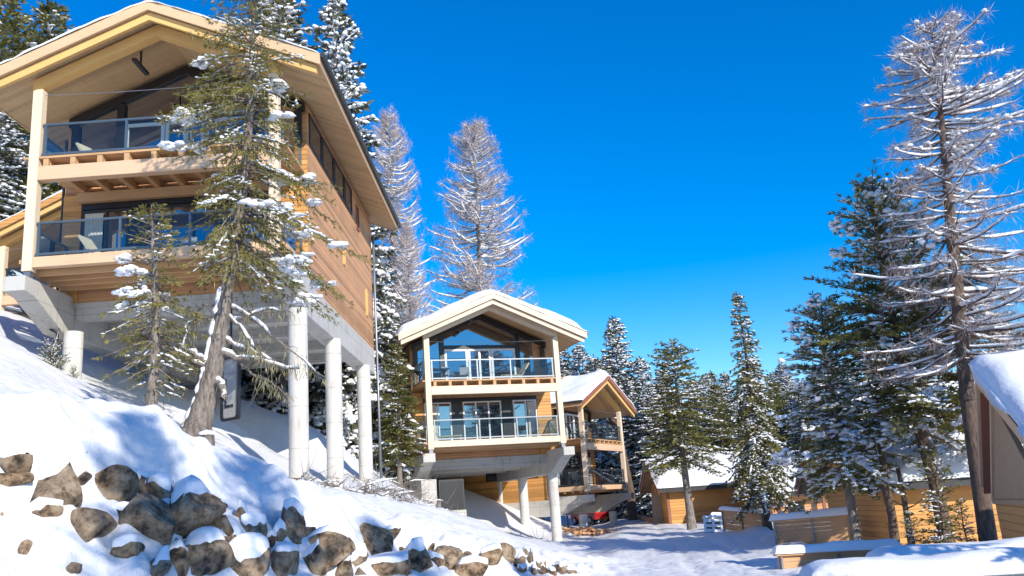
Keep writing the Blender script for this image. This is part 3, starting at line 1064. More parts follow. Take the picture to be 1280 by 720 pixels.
c0 = chalet('chalet mostly hidden behind the largest one at the left edge of the photo', (p0[0], 38.0, p0[2] - 7.75 * 0.92), radians(-4), 0.92, [(-3.3, 2)], M['dark'], depth=6, truss='beam_y', fascia='siding_y', seed=5)


# ------------------------------------------------------------------ balcony furniture
def local(base, yaw, s, x, y, z):
    return (base[0] + s * (x * cos(yaw) - y * sin(yaw)), base[1] + s * (x * sin(yaw) + y * cos(yaw)), base[2] + s * z)


def make_chair(label):
    t = thing('garden_chair', label, 'chair', group='garden chairs on the balconies')
    MB().box(-0.25, 0.25, -0.24, 0.24, 0.42, 0.45).build('seat', M['chair'], t)
    b = MB().bar((0, 0.24, 0.46), (0, 0.36, 0.95), 0.48, 0.03, (0, 1, 0))
    b.build('backrest', M['chair'], t)
    for x in (-0.25, 0.25):
        for y in (-0.22, 0.22):
            MB().bar((x, y, 0), (x, y, 0.42), 0.03, 0.03, (1, 0, 0)).build('leg', M['steel'], t)
        MB().bar((x, -0.22, 0.64), (x, 0.27, 0.66), 0.04, 0.03).build('armrest', M['steel'], t)
    return t


def make_lounger(label):
    t = thing('deck_lounger', label, 'lounger', group='loungers on the balconies')
    MB().bar((0, -0.9, 0.3), (0, 0.35, 0.3), 0.6, 0.07).build('seat', M['cream'], t)
    MB().bar((0, 0.36, 0.32), (0, 0.85, 1.0), 0.6, 0.07).build('backrest', M['cream'], t)
    for x in (-0.26, 0.26):
        for y in (-0.8, 0.3):
            MB().box(x - 0.03, x + 0.03, y - 0.03, y + 0.03, 0, 0.265).build('leg', M['beam'], t)
    return t


def make_table(label):
    t = thing('garden_table', label, 'table', group='garden tables on the balconies')
    MB().box(-0.6, 0.6, -0.4, 0.4, 0.70, 0.74).build('tabletop', M['steel'], t)
    for x in (-0.52, 0.52):
        for y in (-0.32, 0.32):
            MB().box(x - 0.025, x + 0.025, y - 0.025, y + 0.025, 0, 0.70).build('leg', M['steel'], t)
    return t


ch = make_chair('grey chair on the upper balcony of the largest chalet, by the glass door')
ch.location = local(H1, 0, 1, -0.15, 1.3, 3.2)
ch.rotation_euler = (0, 0, 0.25)
for H, yw, s, x, y, z, rz, lb in [
    (H2, YAW2, S2, -2.2, 1.2, 3.2, 0.4, 'left of the two grey chairs on the upper balcony of the middle chalet'),
    (H2, YAW2, S2, -1.3, 1.4, 3.2, -0.3, 'right of the two grey chairs on the upper balcony of the middle chalet'),
    (H1, 0, 1, 0.5, 1.5, 0.0, 0.3, 'grey chair on the lower balcony of the largest chalet behind the small spruce'),
    (H3, YAW3, S3, -2.6, 1.1, 0.0, 1.2, 'left chair of the pair on the lower balcony of the third chalet'),
    (H3, YAW3, S3, -1.4, 1.3, 0.0, 0.6, 'right chair of the pair on the lower balcony of the third chalet'),
    (H3, YAW3, S3, -2.4, 1.2, 3.2, 0.8, 'chair on the upper balcony of the third chalet'),
]:
    dup(ch, local(H, yw, s, x, y, z), yw + rz, 1.0, lb)
lo = make_lounger('cream lounger at the left end of the upper balcony of the largest chalet')
lo.location = local(H1, 0, 1, -2.2, 1.2, 3.2)
lo.rotation_euler = (0, 0, radians(70))
for H, yw, s, x, y, z, rz, lb in [
    (H1, 0, 1, -1.9, 1.2, 0.0, radians(80), 'cream lounger at the left end of the lower balcony of the largest chalet'),
    (H2, YAW2, S2, 1.5, 1.1, 3.2, radians(-80), 'cream lounger at the right end of the upper balcony of the middle chalet'),
    (H2, YAW2, S2, -2.6, 1.1, 0.0, radians(75), 'cream lounger at the left end of the lower balcony of the middle chalet'),
]:
    dup(lo, local(H, yw, s, x, y, z), yw + rz, 1.0, lb)
tb = make_table('grey table at the left end of the upper balcony of the middle chalet')
tb.location = local(H2, YAW2, S2, -2.9, 1.0, 3.2)
tb.rotation_euler = (0, 0, YAW2)
dup(tb, local(H3, YAW3, S3, -2.0, 0.7, 0), YAW3, 0.9, 'grey table on the lower balcony of the third chalet')


# ------------------------------------------------------------------ cabins on the right
def cabin(label, loc, yaw, w, d, wall_h, pitch, over=0.6, snow_t=0.35, siding='siding_y', base=0.6, seed=3, eave_over=0.7, posts=(), wins=()):
    """gabled cabin: eaves run along local x, ridge at mid depth; local origin at the front left wall corner at eave height"""
    t = thing('cabin', label, 'cabin', loc, yaw, 1, 'timber cabins right of the lane')
    hr = tan(pitch) * d / 2
    MB().prism([(0, 0, -wall_h), (0, d, -wall_h), (0, d, 0), (0, d / 2, hr), (0, 0, 0)], (w, 0, 0)).build('wall', M[siding], t)
    MB().box(-0.05, w + 0.05, -0.05, d + 0.05, -wall_h - 3, -wall_h).build('foundation', M['concrete'], t)
    th = 0.22
    k = tan(pitch)
    ya, yb, ze = -eave_over, d + eave_over, -eave_over * k
    r = MB().prism([(-over, ya, ze + 0.02), (-over, d / 2, hr + 0.02), (-over, yb, ze + 0.02), (-over, yb, ze + th + 0.02), (-over, d / 2, hr + th + 0.02), (-over, ya, ze + th + 0.02)], (w + 2 * over, 0, 0))
    roof = r.build('roof', M['tan'], t)
    for x in (-over - 0.045, w + over + 0.005):
        ze, ya, yb = -eave_over * k, -eave_over - 0.02, d + eave_over + 0.02
        MB().prism([(x, ya, ze - 0.10), (x, d / 2, hr - 0.06), (x, yb, ze - 0.10), (x, yb, ze + th + 0.02), (x, d / 2, hr + th + 0.06), (x, ya, ze + th + 0.02)], (0.04, 0, 0)).build('verge_board', M['brown'], roof)
    f = MB().box(-over, w + over, -eave_over - 0.05, -eave_over - 0.005, -eave_over * k - 0.03, -eave_over * k + th)
    f.build('eave_board', M['dark'], roof)

    def rp(u, v):
        y = -eave_over - 0.1 + v * (d + 2 * eave_over + 0.2)
        return np.stack([-over - 0.08 + u * (w + 2 * over + 0.16), y, hr + th + 0.03 - k * (np.sqrt((y - d / 2) ** 2 + 0.09) - 0.1)], -1)
    snow_slab(rp, 40, 40, snow_t, seed, 0.35, 0.08, w + 2 * over, d + 2 * eave_over).build('roof_snow', M['snowcap'], roof, smooth=True)
    # front windows and corner boards
    for x in wins:
        window(t, ('y', 0.0, -1), x, x + 0.9, -wall_h + 0.9, -wall_h + 2.0, M['dark'], 0.07, (x + 0.45,), 0.05)
    for x in (-0.03, w - 0.15):
        MB().box(x, x + 0.18, -0.04, -0.003, -wall_h, -0.02).build('corner_board', M['brown'], t)
    for x in posts:
        MB().box(x, x + 0.18, -eave_over + 0.1, -eave_over + 0.28, -wall_h, -eave_over * k).build('porch_post', M['brown'], t)
    return t


q = at(832, 607, 58)
cabin('small yellow cabin far along the lane, snow roofed, behind the tall green pine', (q[0], q[1], q[2]), radians(3), 6.4, 5.2, 2.7, radians(30), seed=11)
q = at(955, 612, 52)
cabin('low brown cabin under snow behind the slim spruce and the railings', (q[0], q[1], q[2]), radians(-6), 5.6, 5.5, 2.8, radians(32), siding='siding', seed=12, posts=(0.5, 3.0), wins=(1.2, 3.6))
q = at(1100, 592, 31)
cabin('orange timber cabin behind the big pine, its wall lit by the sun', (q[0], q[1], q[2]), radians(-3), 6.5, 7.0, 3.0, radians(39), over=0.95, snow_t=0.5, seed=13)

# the cabin cut by the right edge: steep roof descending toward the viewer, tall gable side towards the lane
t = thing('gable_cabin', 'cabin cut by the right edge, deep snow on its steep roof over a tan gable', 'cabin', group='timber cabins right of the lane')
A = at(1222, 470, 20.5)           # apex of the verge
dd = np.array([-0.16, -0.985, 0])   # down the verge, towards the viewer
rr = np.array([0.985, -0.16, 0])    # along the ridge, out of frame
sl = 0.72
V = lambda a, b, z=0: A + dd * a + rr * b + np.array([0, 0, -sl * a + z])
zb = hz(A[0], A[1]) - 0.5
r = MB()
L, W = 5.2, 7.0
r.prism([V(0, 0), V(L, 0), V(L, W), V(0, W)], (0, 0, 0.24))
Vb = lambda a, b, z=0: A - dd * a * 0.8 + rr * (b + 0.55 * a) + np.array([0, 0, -sl * a * 1.1 + z])
roof = r.build('roof', M['tan'], t)
MB().prism([V(0.02, -0.06, -0.22), V(L, -0.06, -0.22), V(L, -0.06, 0.06), V(0.02, -0.06, 0.06)], tuple(rr * 0.05)).build('verge_board', M['beam'], roof)


def rp(u, v):
    return (A[None, None] + dd[None, None] * ((u - 0.01) * L)[..., None] + rr[None, None] * (v * W - 0.08)[..., None] + np.array([0, 0, 1.0]) * (-sl * (u - 0.01) * L + 0.245)[..., None])


snow_slab(rp, 40, 50, 0.52, 31, 0.6, 0.12, L, W).build('roof_snow', M['snowcap'], roof, smooth=True)
G0, G1, G2 = at(1243, 506, 20.6), at(1306, 624, 16.9), at(1243, 624, 22.2)
MB().prism([G0, G1, G2], tuple(rr * 0.12)).build('gable_panel', M['tan'], t)
wl = MB()
lo = lambda p, z: np.array([p[0], p[1], z])
dz_ = np.array([0, 0, -0.004])
wl.prism([G1 + dz_, G2 + dz_, lo(G2, zb), lo(G1, zb - 0.5)], tuple(rr * 4))
wl.build('wall', M['siding_y'], t)
fb = MB().bar(at(1222, 474, 20.55), at(1228, 606, 23.4), 0.10, 0.16)
fb.bar(at(1240, 500, 20.7), at(1242, 626, 22.6), 0.09, 0.12)
fb.build('rake_board', M['beam'], t)
MB().bar(at(1231.5, 490, 20.75), at(1235.5, 616, 23.2), 0.22, 0.05).build('end_board', M['brown'], t)
MB().bar(G2 + [0, 0, -0.06], G1 + [0, 0, -0.06], 0.12, 0.1).build('sill_board', M['tan'], t)

# ------------------------------------------------------------------ fences, walls and small things along the lane
def slat_fence(label, a, b, h, n, zoff=0.0, snow_t=0.22, mat='slat'):
    """plank fence between two ground points with metal posts and a snow cap"""
    a, b = np.array(a, float), np.array(b, float)
    t = thing('plank_fence', label, 'fence', tuple(a), math.atan2(b[1] - a[1], b[0] - a[0]), 1, 'plank fences right of the lane')
    L = np.hypot(*(b - a)[:2])
    dz = (b - a)[2]
    m = MB()
    ph = h / n
    for k in range(n):
        z = zoff + k * ph
        m.prism([(0, 0, z), (L, 0, z + dz), (L, 0, z + dz + ph * 0.955), (0, 0, z + ph * 0.955)], (0, 0.04, 0))
    m.build('panel', M[mat], t)
    MB().prism([(-0.08, -0.1, zoff + h), (L + 0.08, -0.1, zoff + h + dz), (L + 0.08, -0.1, zoff + h + dz + 0.05), (-0.08, -0.1, zoff + h + 0.05)], (0, 0.22, 0)).build('handrail', M['slat'], t)
    npst = max(3, int(L / 1.3) + 1)
    for k in range(npst):
        x = 0.06 + (L - 0.12) * k / (npst - 1)
        MB().box(x - 0.025, x + 0.025, -0.07, -0.02, zoff - 0.9, zoff + h - 0.003 + dz * x / L).build('fence_post', M['steel'], t)

    def rp(u, v):
        x = -0.1 + u * (L + 0.2)
        return np.stack([x, -0.14 + v * 0.32, zoff + h + 0.052 + dz * x / L], -1)
    snow_slab(rp, 60, 12, snow_t, int(L * 100), 0.16, 0.05, L, 0.32).build('snow_cap', M['snowcap'], t, smooth=True)
    return t


slat_fence('weathered plank fence with a snow cap between slim spruce and leaning pine trunk', at(970, 683, 33), at(1069, 676, 32), 0.85, 6)
slat_fence('nearer brown plank fence with a long snow cap at the lower edge', at(978, 735, 23.5), at(1128, 727, 24), 0.78, 5)
slat_fence('short dark railing fence behind the slim spruce trunk', at(905, 662, 45), at(957, 668, 42), 0.9, 3, snow_t=0.18)

# paling posts by the yellow cabin
t = thing('paling_fence', 'short row of grey upright palings beside the yellow cabin', 'fence', group='palings')
m = MB()
for k in range(7):
    p = at(817 + k * 2.4, 645, 60)
    zz = hz(p[0], p[1])
    m.box(p[0] - 0.05, p[0] + 0.05, p[1] - 0.04, p[1] + 0.04, zz - 0.2, zz + 1.75 + 0.2 * sin(k * 2.1))
m.build('paling', M['grey_wood'], t)
t['group'] = 'palings'

# low walls under snow in the right foreground
for lb, x0, y0, x1, y1, d0, d1, tk in [
    ('low wall under thick snow at the lower right corner, rear ledge', 1106, 704, 1330, 700, 13.4, 13.0, 0.22),
    ('long low wall under a smooth snow blanket along the lower right edge', 1020, 727, 1400, 716, 11.6, 11.0, 0.24)]:
    a, b = at(x0, y0, d0), at(x1, y1, d1)
    L = np.hypot(*(b - a)[:2])
    t = thing('garden_wall', lb, 'wall', tuple(a), math.atan2(b[1] - a[1], b[0] - a[0]))
    MB().box(0, L, 0, 0.9, -2.2, -0.02).build('masonry', M['concrete'], t)
    snow_slab(lambda u, v: np.stack([-0.1 + u * (L + 0.2), -0.12 + v * 1.15, -0.02 + 0 * u], -1), 60, 16, tk, 41, 0.35, 0.06, L, 1.1).build('snow_cap', M['snowcap'], t, smooth=True)

# snow-dusted pallets by the lane
for lb, px, py, Y, w, h, rz, tl in [('white pallet board leaning in the snow beside the lane, rows of dark slots', 903, 668, 46, 1.75, 0.75, -0.1, 0.35), ('smaller white pallet crate standing behind the leaning one', 902, 652, 48.5, 1.05, 0.75, 0.05, 0.0)]:
    p = at(px, py, Y)
    t = thing('pallet', lb, 'pallet', (p[0] - w / 2, p[1], hz(p[0], p[1]) - 0.02), rz, 1, 'pallets beside the lane')
    t.rotation_euler = (-tl, 0.06, rz)
    m = MB()
    for k in range(3):
        m.box(0, w, 0, 0.03, k * h / 3 + 0.02, k * h / 3 + h / 3 * 0.72)
    m.build('board', M['white'], t)
    b = MB().box(0.02, w - 0.02, 0.1, 0.13, 0.02, h - 0.05)
    b.build('backing', M['dark'], t)
    m = MB()
    for k in range(5):
        x = k * (w - 0.12) / 4
        m.box(x, x + 0.12, -0.035, 0.098, 0.0, h)
    m.build('batten', M['white'], t)
    snow_slab(lambda u, v: np.stack([-0.05 + u * (w + 0.1), -0.06 + v * 0.22, h + 0.0 * u], -1), 24, 8, 0.12, 5, 0.1, 0.03, w, 0.22).build('snow_cap', M['snowcap'], t, smooth=True)

# timber lying on the snow bank beyond the lane
p, q = at(797, 646, 68), at(816, 655, 62)
t = MB().bar((p[0], p[1], hz(p[0], p[1]) + 0.18), (q[0], q[1], hz(q[0], q[1]) + 0.15), 0.5, 0.2).build('timber_plank', M['logw'])
tag(t, 'orange timber plank lying on the snow by the dark bare trunk', 'plank')

# parked red car seen under the third chalet
p = at(739, 655, 72)
p[2] = hz(p[0], p[1]) + 0.1
t = thing('car', 'dark red hatchback parked in the snow, seen between the columns under the third chalet', 'car', (p[0], p[1], p[2]), radians(118), 0.92)
prof = [(-1.95, 0.35), (1.95, 0.35), (2.0, 0.75), (1.85, 0.95), (1.0, 1.05), (0.45, 1.55), (-1.45, 1.6), (-1.9, 1.05), (-2.0, 0.8)]
m = MB().prism([(x, -0.85, z) for x, z in prof], (0, 1.7, 0))
m.build('body', M['red'], t, bevel=0.06)
for y, sg in ((-0.853, -1), (0.853, 1)):
    MB().prism([(0.88, y, 1.06), (0.42, y, 1.48), (-0.3, y, 1.5), (-0.3, y, 1.06)], (0, sg * 0.01, 0)).build('side_window', M['carglass'], t)
    m = MB().prism([(-0.4, y, 1.06), (-0.4, y, 1.5), (-1.35, y, 1.5), (-1.65, y, 1.1)], (0, sg * 0.01, 0))
    m.build('side_window', M['carglass'], t)
MB().prism([(1.02, -0.7, 1.09), (1.02, 0.7, 1.09), (0.53, 0.65, 1.5), (0.53, -0.65, 1.5)], (0.03, 0, 0.03)).build('windscreen', M['carglass'], t)
MB().prism([(-1.86, -0.7, 1.15), (-1.86, 0.7, 1.15), (-1.53, 0.65, 1.53), (-1.53, -0.65, 1.53)], (-0.04, 0, 0.02)).build('rear_window', M['carglass'], t)
for x in (-1.25, 1.25):
    for y in (-0.8, 0.8):
        w = MB().tube([(x, y - 0.11, 0.32), (x, y + 0.11, 0.32)], 0.33, 20).build('wheel', M['tyre'], t)
        MB().tube([(x, y - 0.12, 0.32), (x, y + 0.12, 0.32)], 0.2, 16).build('rim', M['steel'], w)
for y in (-0.6, 0.6):
    MB().box(-2.02, -1.9, y - 0.15, y + 0.15, 0.82, 1.02).build('tail_lamp', M['lamp'], t, bevel=0.02)
    MB().box(1.88, 2.0, y - 0.18, y + 0.18, 0.72, 0.88).build('headlight', M['white'], t, bevel=0.02)

# heap of cut wood and rubble at the foot of the third chalet's column
m = MB()
pc = at(738, 668, 56)
for k in range(70):
    x, y = rng.normal(0, 0.75), rng.normal(0, 0.5)
    c = np.array([pc[0] + x, pc[1] + y, hz(pc[0] + x, pc[1] + y) + 0.05 + rng.uniform(0, 0.35) * math.exp(-x * x)])
    v = rng.normal(size=3)
    v[2] *= 0.4
    v /= np.linalg.norm(v)
    m.bar(c - v * rng.uniform(0.1, 0.25), c + v * 0.2, rng.uniform(0.08, 0.2), rng.uniform(0.06, 0.16))
tag(m.build('debris', M['logw']), 'heap of chopped wood and rubble at the foot of a column', None, None, 'stuff')

# black framed panel leaning under the largest chalet, dark utility box under the middle one
p = at(275, 528, 23.0)
t = thing('framed_panel', 'black rounded frame with a pale panel hanging behind the leaning trunk', 'panel', (p[0], p[1], p[2]), radians(-35))
w_, h_ = 0.75, 1.7
out = []
for cx, cz, a0 in ((w_ - 0.12, h_ - 0.12, 0), (0.12, h_ - 0.12, 90), (0.12, 0.12, 180), (w_ - 0.12, 0.12, 270)):
    for a in range(0, 91, 15):
        out.append((cx + 0.12 * cos(radians(a0 + a)), cz + 0.12 * sin(radians(a0 + a))))
out = np.array(out)
inn = (out - [w_ / 2, h_ / 2]) * [(w_ - 0.16) / w_, (h_ - 0.16) / h_] + [w_ / 2, h_ / 2]
n = len(out)
V3 = lambda q, y: np.c_[q[:, 0], np.full(n, y), q[:, 1]]
vv = np.vstack([V3(out, 0), V3(inn, 0), V3(out, 0.08), V3(inn, 0.08)])
a = np.arange(n)
an = (a + 1) % n
m = MB().add(vv, np.vstack([np.stack([a, an, n + an, n + a], -1), np.stack([2 * n + a, 3 * n + a, 3 * n + an, 2 * n + an], -1), np.stack([a, 2 * n + a, 2 * n + an, an], -1), np.stack([n + a, n + an, 3 * n + an, 3 * n + a], -1)]))
m.build('frame', M['black'], t)
MB().prism(V3(inn, 0.03), (0, 0.02, 0)).build('panel_sheet', M['concrete'], t)
MB().box(0.16, 0.22, 0.015, 0.028, 0.35, 1.1).box(0.22, 0.5, 0.015, 0.028, 0.35, 0.42).build('bracket', M['black'], t)
MB().bar((0.37, 0.04, h_ - 0.002), (0.37, 0.04, H1[2] - p[2] - 1.3), 0.05, 0.05, (1, 0, 0)).build('hanger', M['black'], t)

p = np.array(local(H2, YAW2, S2, -2.9, 1.9, -3.6))
t = thing('utility_cabinet', 'black square cabinet on a concrete plinth under the middle chalet', 'cabinet', tuple(p), YAW2)
MB().box(0, 1.35, 0, 0.5, 0.05, 1.65).build('casing', M['dark'], t)
MB().box(0.08, 1.27, -0.03, -0.003, 0.12, 1.55).build('door', M['black'], t)
MB().box(0.0, 1.4, -0.05, 0.6, -1.2, 0.047).build('plinth', M['concrete'], t)

# timber clad terrace between the two front chalets
p = at(474, 592, 50)
q2 = at(527, 588, 52)
t = thing('terrace', 'orange slatted terrace front between the largest and the middle chalet', 'terrace', (p[0], p[1], p[2]), radians(8))
m = MB()
for k in range(9):
    m.box(0, 2.6, 0, 0.06, 0.1 + k * 0.22, 0.1 + k * 0.22 + 0.19)
m.build('slatted_front', M['siding_y'], t)
MB().box(-0.2, 2.8, 0.065, 3.0, 0.0, 0.095).box(-0.1, 2.6, 0.3, 3.0, 0.095, 1.9).build('deck_box', M['siding'], t)
MB().box(-0.3, 2.9, -0.1, 3.2, -0.5, -0.003).build('concrete_slab', M['concrete'], t)
MB().box(-0.3, 2.9, 1.0, 1.3, -3.5, -0.503).build('retaining_wall', M['concrete'], t)
snow_slab(lambda u, v: np.stack([-0.2 + u * 3.0, -0.05 + v * 3.0, 2.1 + 0 * u], -1), 24, 24, 0.3, 8, 0.25, 0.04, 3, 3).build('snow_cap', M['snowcap'], t, smooth=True)


# ------------------------------------------------------------------ trees
class Tree:
    """collects bark tubes, needle faces and snow for one tree"""
    def __init__(s):
        s.bark = MB()
        s.P, s.D, s.L, s.W = [], [], [], []
        s.sP, s.sA, s.sB, s.sH, s.sY = [], [], [], [], []
        s.snowtube = MB()
        s.xP, s.xD, s.xL, s.xW = [], [], [], []

    def card(s, p, d, l, w):
        s.P.append(p); s.D.append(d); s.L.append(l); s.W.append(w)

    def lump(s, p, a, b, h, y):
        s.sP.append(p); s.sA.append(a); s.sB.append(b); s.sH.append(h); s.sY.append(y)

    def make(s, name, label, group, bark, needle, extra=None, extra_name='hanging_lichen', crown_name='crown'):
        t = thing(name, label, 'tree', group=group)
        s.bark.build('trunk', bark, t, smooth=True)
        if s.P:
            MB().cards(s.P, s.D, s.L, s.W).build(crown_name, needle, t)
        if s.xP:
            MB().cards(s.xP, s.xD, s.xL, s.xW).build(extra_name, extra, t)
        sn = s.snowtube
        if s.sP:
            sn.lumps(s.sP, np.array(s.sA), np.array(s.sB), np.array(s.sH), np.array(s.sY))
        if sn.n:
            sn.build('snow', M['snowcap'], t, smooth=True)
        return t


def trunk_path(H, r, lean=(0, 0), wob=0.12, n=14):
    z = np.linspace(0, 1, n)
    x = lean[0] * z + wob * np.sin(z * 5 + random.random() * 6) * z * (1 - z) * 2
    y = lean[1] * z + wob * np.cos(z * 4 + random.random() * 6) * z * (1 - z) * 2
    p = np.c_[x, y, z * H]
    p[0, 2] = -0.5
    rr = r * (1 - z) ** 0.8 + 0.012
    rr[0] *= 1.35
    return p, rr


def along(p, z):
    return np.array([np.interp(z, p[:, 2], p[:, 0]), np.interp(z, p[:, 2], p[:, 1]), z])


def spruce(T, H=16, R=2.6, r=0.22, base=0.1, snow=0.6, droop=0.45, card=0.34, cw=0.10, gap=0.33, nb=6, up_top=0.5, low=-0.25, power=0.8, path=None, dens=1.0, uneven=0.35, upright=0.0, ncard=2, lumpp=0.34, tubep=1.0, seed=0, az_fn=None):
    rs = np.random.default_rng(seed)
    if path is None:
        path = trunk_path(H, r)
    p, rr = path
    T.bark.tube(p, rr, 9)
    z = base * H
    while z < H * 0.985:
        t = (z - base * H) / (H * (1 - base))
        Lmax = R * (1 - t) ** power * (0.55 + 0.45 * min(1, t * 5 + 0.5)) + 0.12
        k = max(3, int(round(nb * (0.6 + 0.4 * (1 - t)))))
        a0 = rs.uniform(0, 6.28)
        lump_k = 1 + uneven * math.sin(z * 1.7 + seed)
        for q in range(k):
            az = a0 + q * 6.283 / k + rs.normal(0, 0.25)
            L = Lmax * rs.uniform(1 - uneven, 1.1) * (0.8 + 0.2 * lump_k)
            if az_fn:
                L *= az_fn(az, t)
            if L < 0.08:
                continue
            el = low + (up_top - low) * t ** 1.2 + rs.normal(0, 0.12)
            b0 = along(p, min(z + rs.uniform(-0.15, 0.15), H))
            n = max(3, int(L / 0.2))
            u = np.linspace(0, 1, n)
            dr = droop * (1 - 0.6 * t) * L
            hx = np.cos(az) * L * u
            hy = np.sin(az) * L * u
            hzz = L * math.tan(el) * u - dr * u ** 1.6 + 0.22 * dr * u ** 4
            bp = b0 + np.c_[hx, hy, hzz]
            T.bark.tube(bp[::max(1, n // 4)] if n > 6 else bp, np.linspace(0.012 + 0.012 * L, 0.006, len(bp[::max(1, n // 4)] if n > 6 else bp)), 4, False)
            tang = np.gradient(bp, axis=0)
            tang /= np.linalg.norm(tang, axis=1)[:, None]
            side = np.array([-math.sin(az), math.cos(az), 0])
            heavy = rs.random() < snow
            for i in range(1, n):
                uu = u[i]
                if uu < 0.18 and L > 0.8:
                    continue
                if rs.random() > dens:
                    continue
                tl = (0.16 + 0.33 * L * (1 - uu) ** 0.8 * min(1, uu * 3)) * rs.uniform(0.7, 1.15)
                for sg in (-1, 1):
                    td = tang[i] * 0.75 + side * sg * 0.8 + np.array([0, 0, -0.18 + upright]) + rs.normal(0, 0.12, 3)
                    td /= np.linalg.norm(td)
                    m = max(1, int(tl / (card * 0.5)))
                    for c in range(m):
                        f = c / m
                        pos = bp[i] + td * tl * f + rs.normal(0, 0.02, 3)
                        for e in range(ncard):
                            T.card(pos, td + tang[i] * 0.3 + rs.normal(0, 0.45, 3) + np.array([0, 0, upright - 0.1]), card * rs.uniform(0.6, 1.1), cw * rs.uniform(0.7, 1.2))
                        if heavy and rs.random() < lumpp:
                            T.lump(pos + td * card * 0.3 + np.array([0, 0, 0.035]), rs.uniform(0.5, 1.0) * card * 0.62, rs.uniform(0.3, 0.55) * card * 0.62, rs.uniform(0.25, 0.5) * card * 0.5, math.atan2(td[1], td[0]))
                T.card(bp[i], tang[i] + rs.normal(0, 0.3, 3), card, cw)
            if heavy and n >= 3:
                i = int(n * rs.uniform(0.1, 0.4))
                while i < n - 1:
                    ln = int(rs.integers(2, 6))
                    seg = bp[i:i + ln + 1]
                    if len(seg) >= 2 and rs.random() < tubep:
                        ww = card * (0.14 + 0.05 * L) * rs.uniform(0.6, 1.3)
                        pr = ww * rs.uniform(0.7, 1.25, len(seg))
                        pr[0] *= 0.4
                        pr[-1] *= 0.45
                        T.snowtube.tube(seg + [0, 0, ww * 0.7] + rs.normal(0, 0.02, seg.shape), pr, 5)
                    i += ln + int(rs.integers(0, 3))
        z += gap * (0.75 + 0.5 * rs.random()) * (1.15 - 0.55 * t)
    for c in range(8):
        T.card(np.array([*along(p, H)[:2], H - 0.05 * c]), np.array([0, 0, 1]) + rs.normal(0, 0.5, 3), card, cw)
    return T


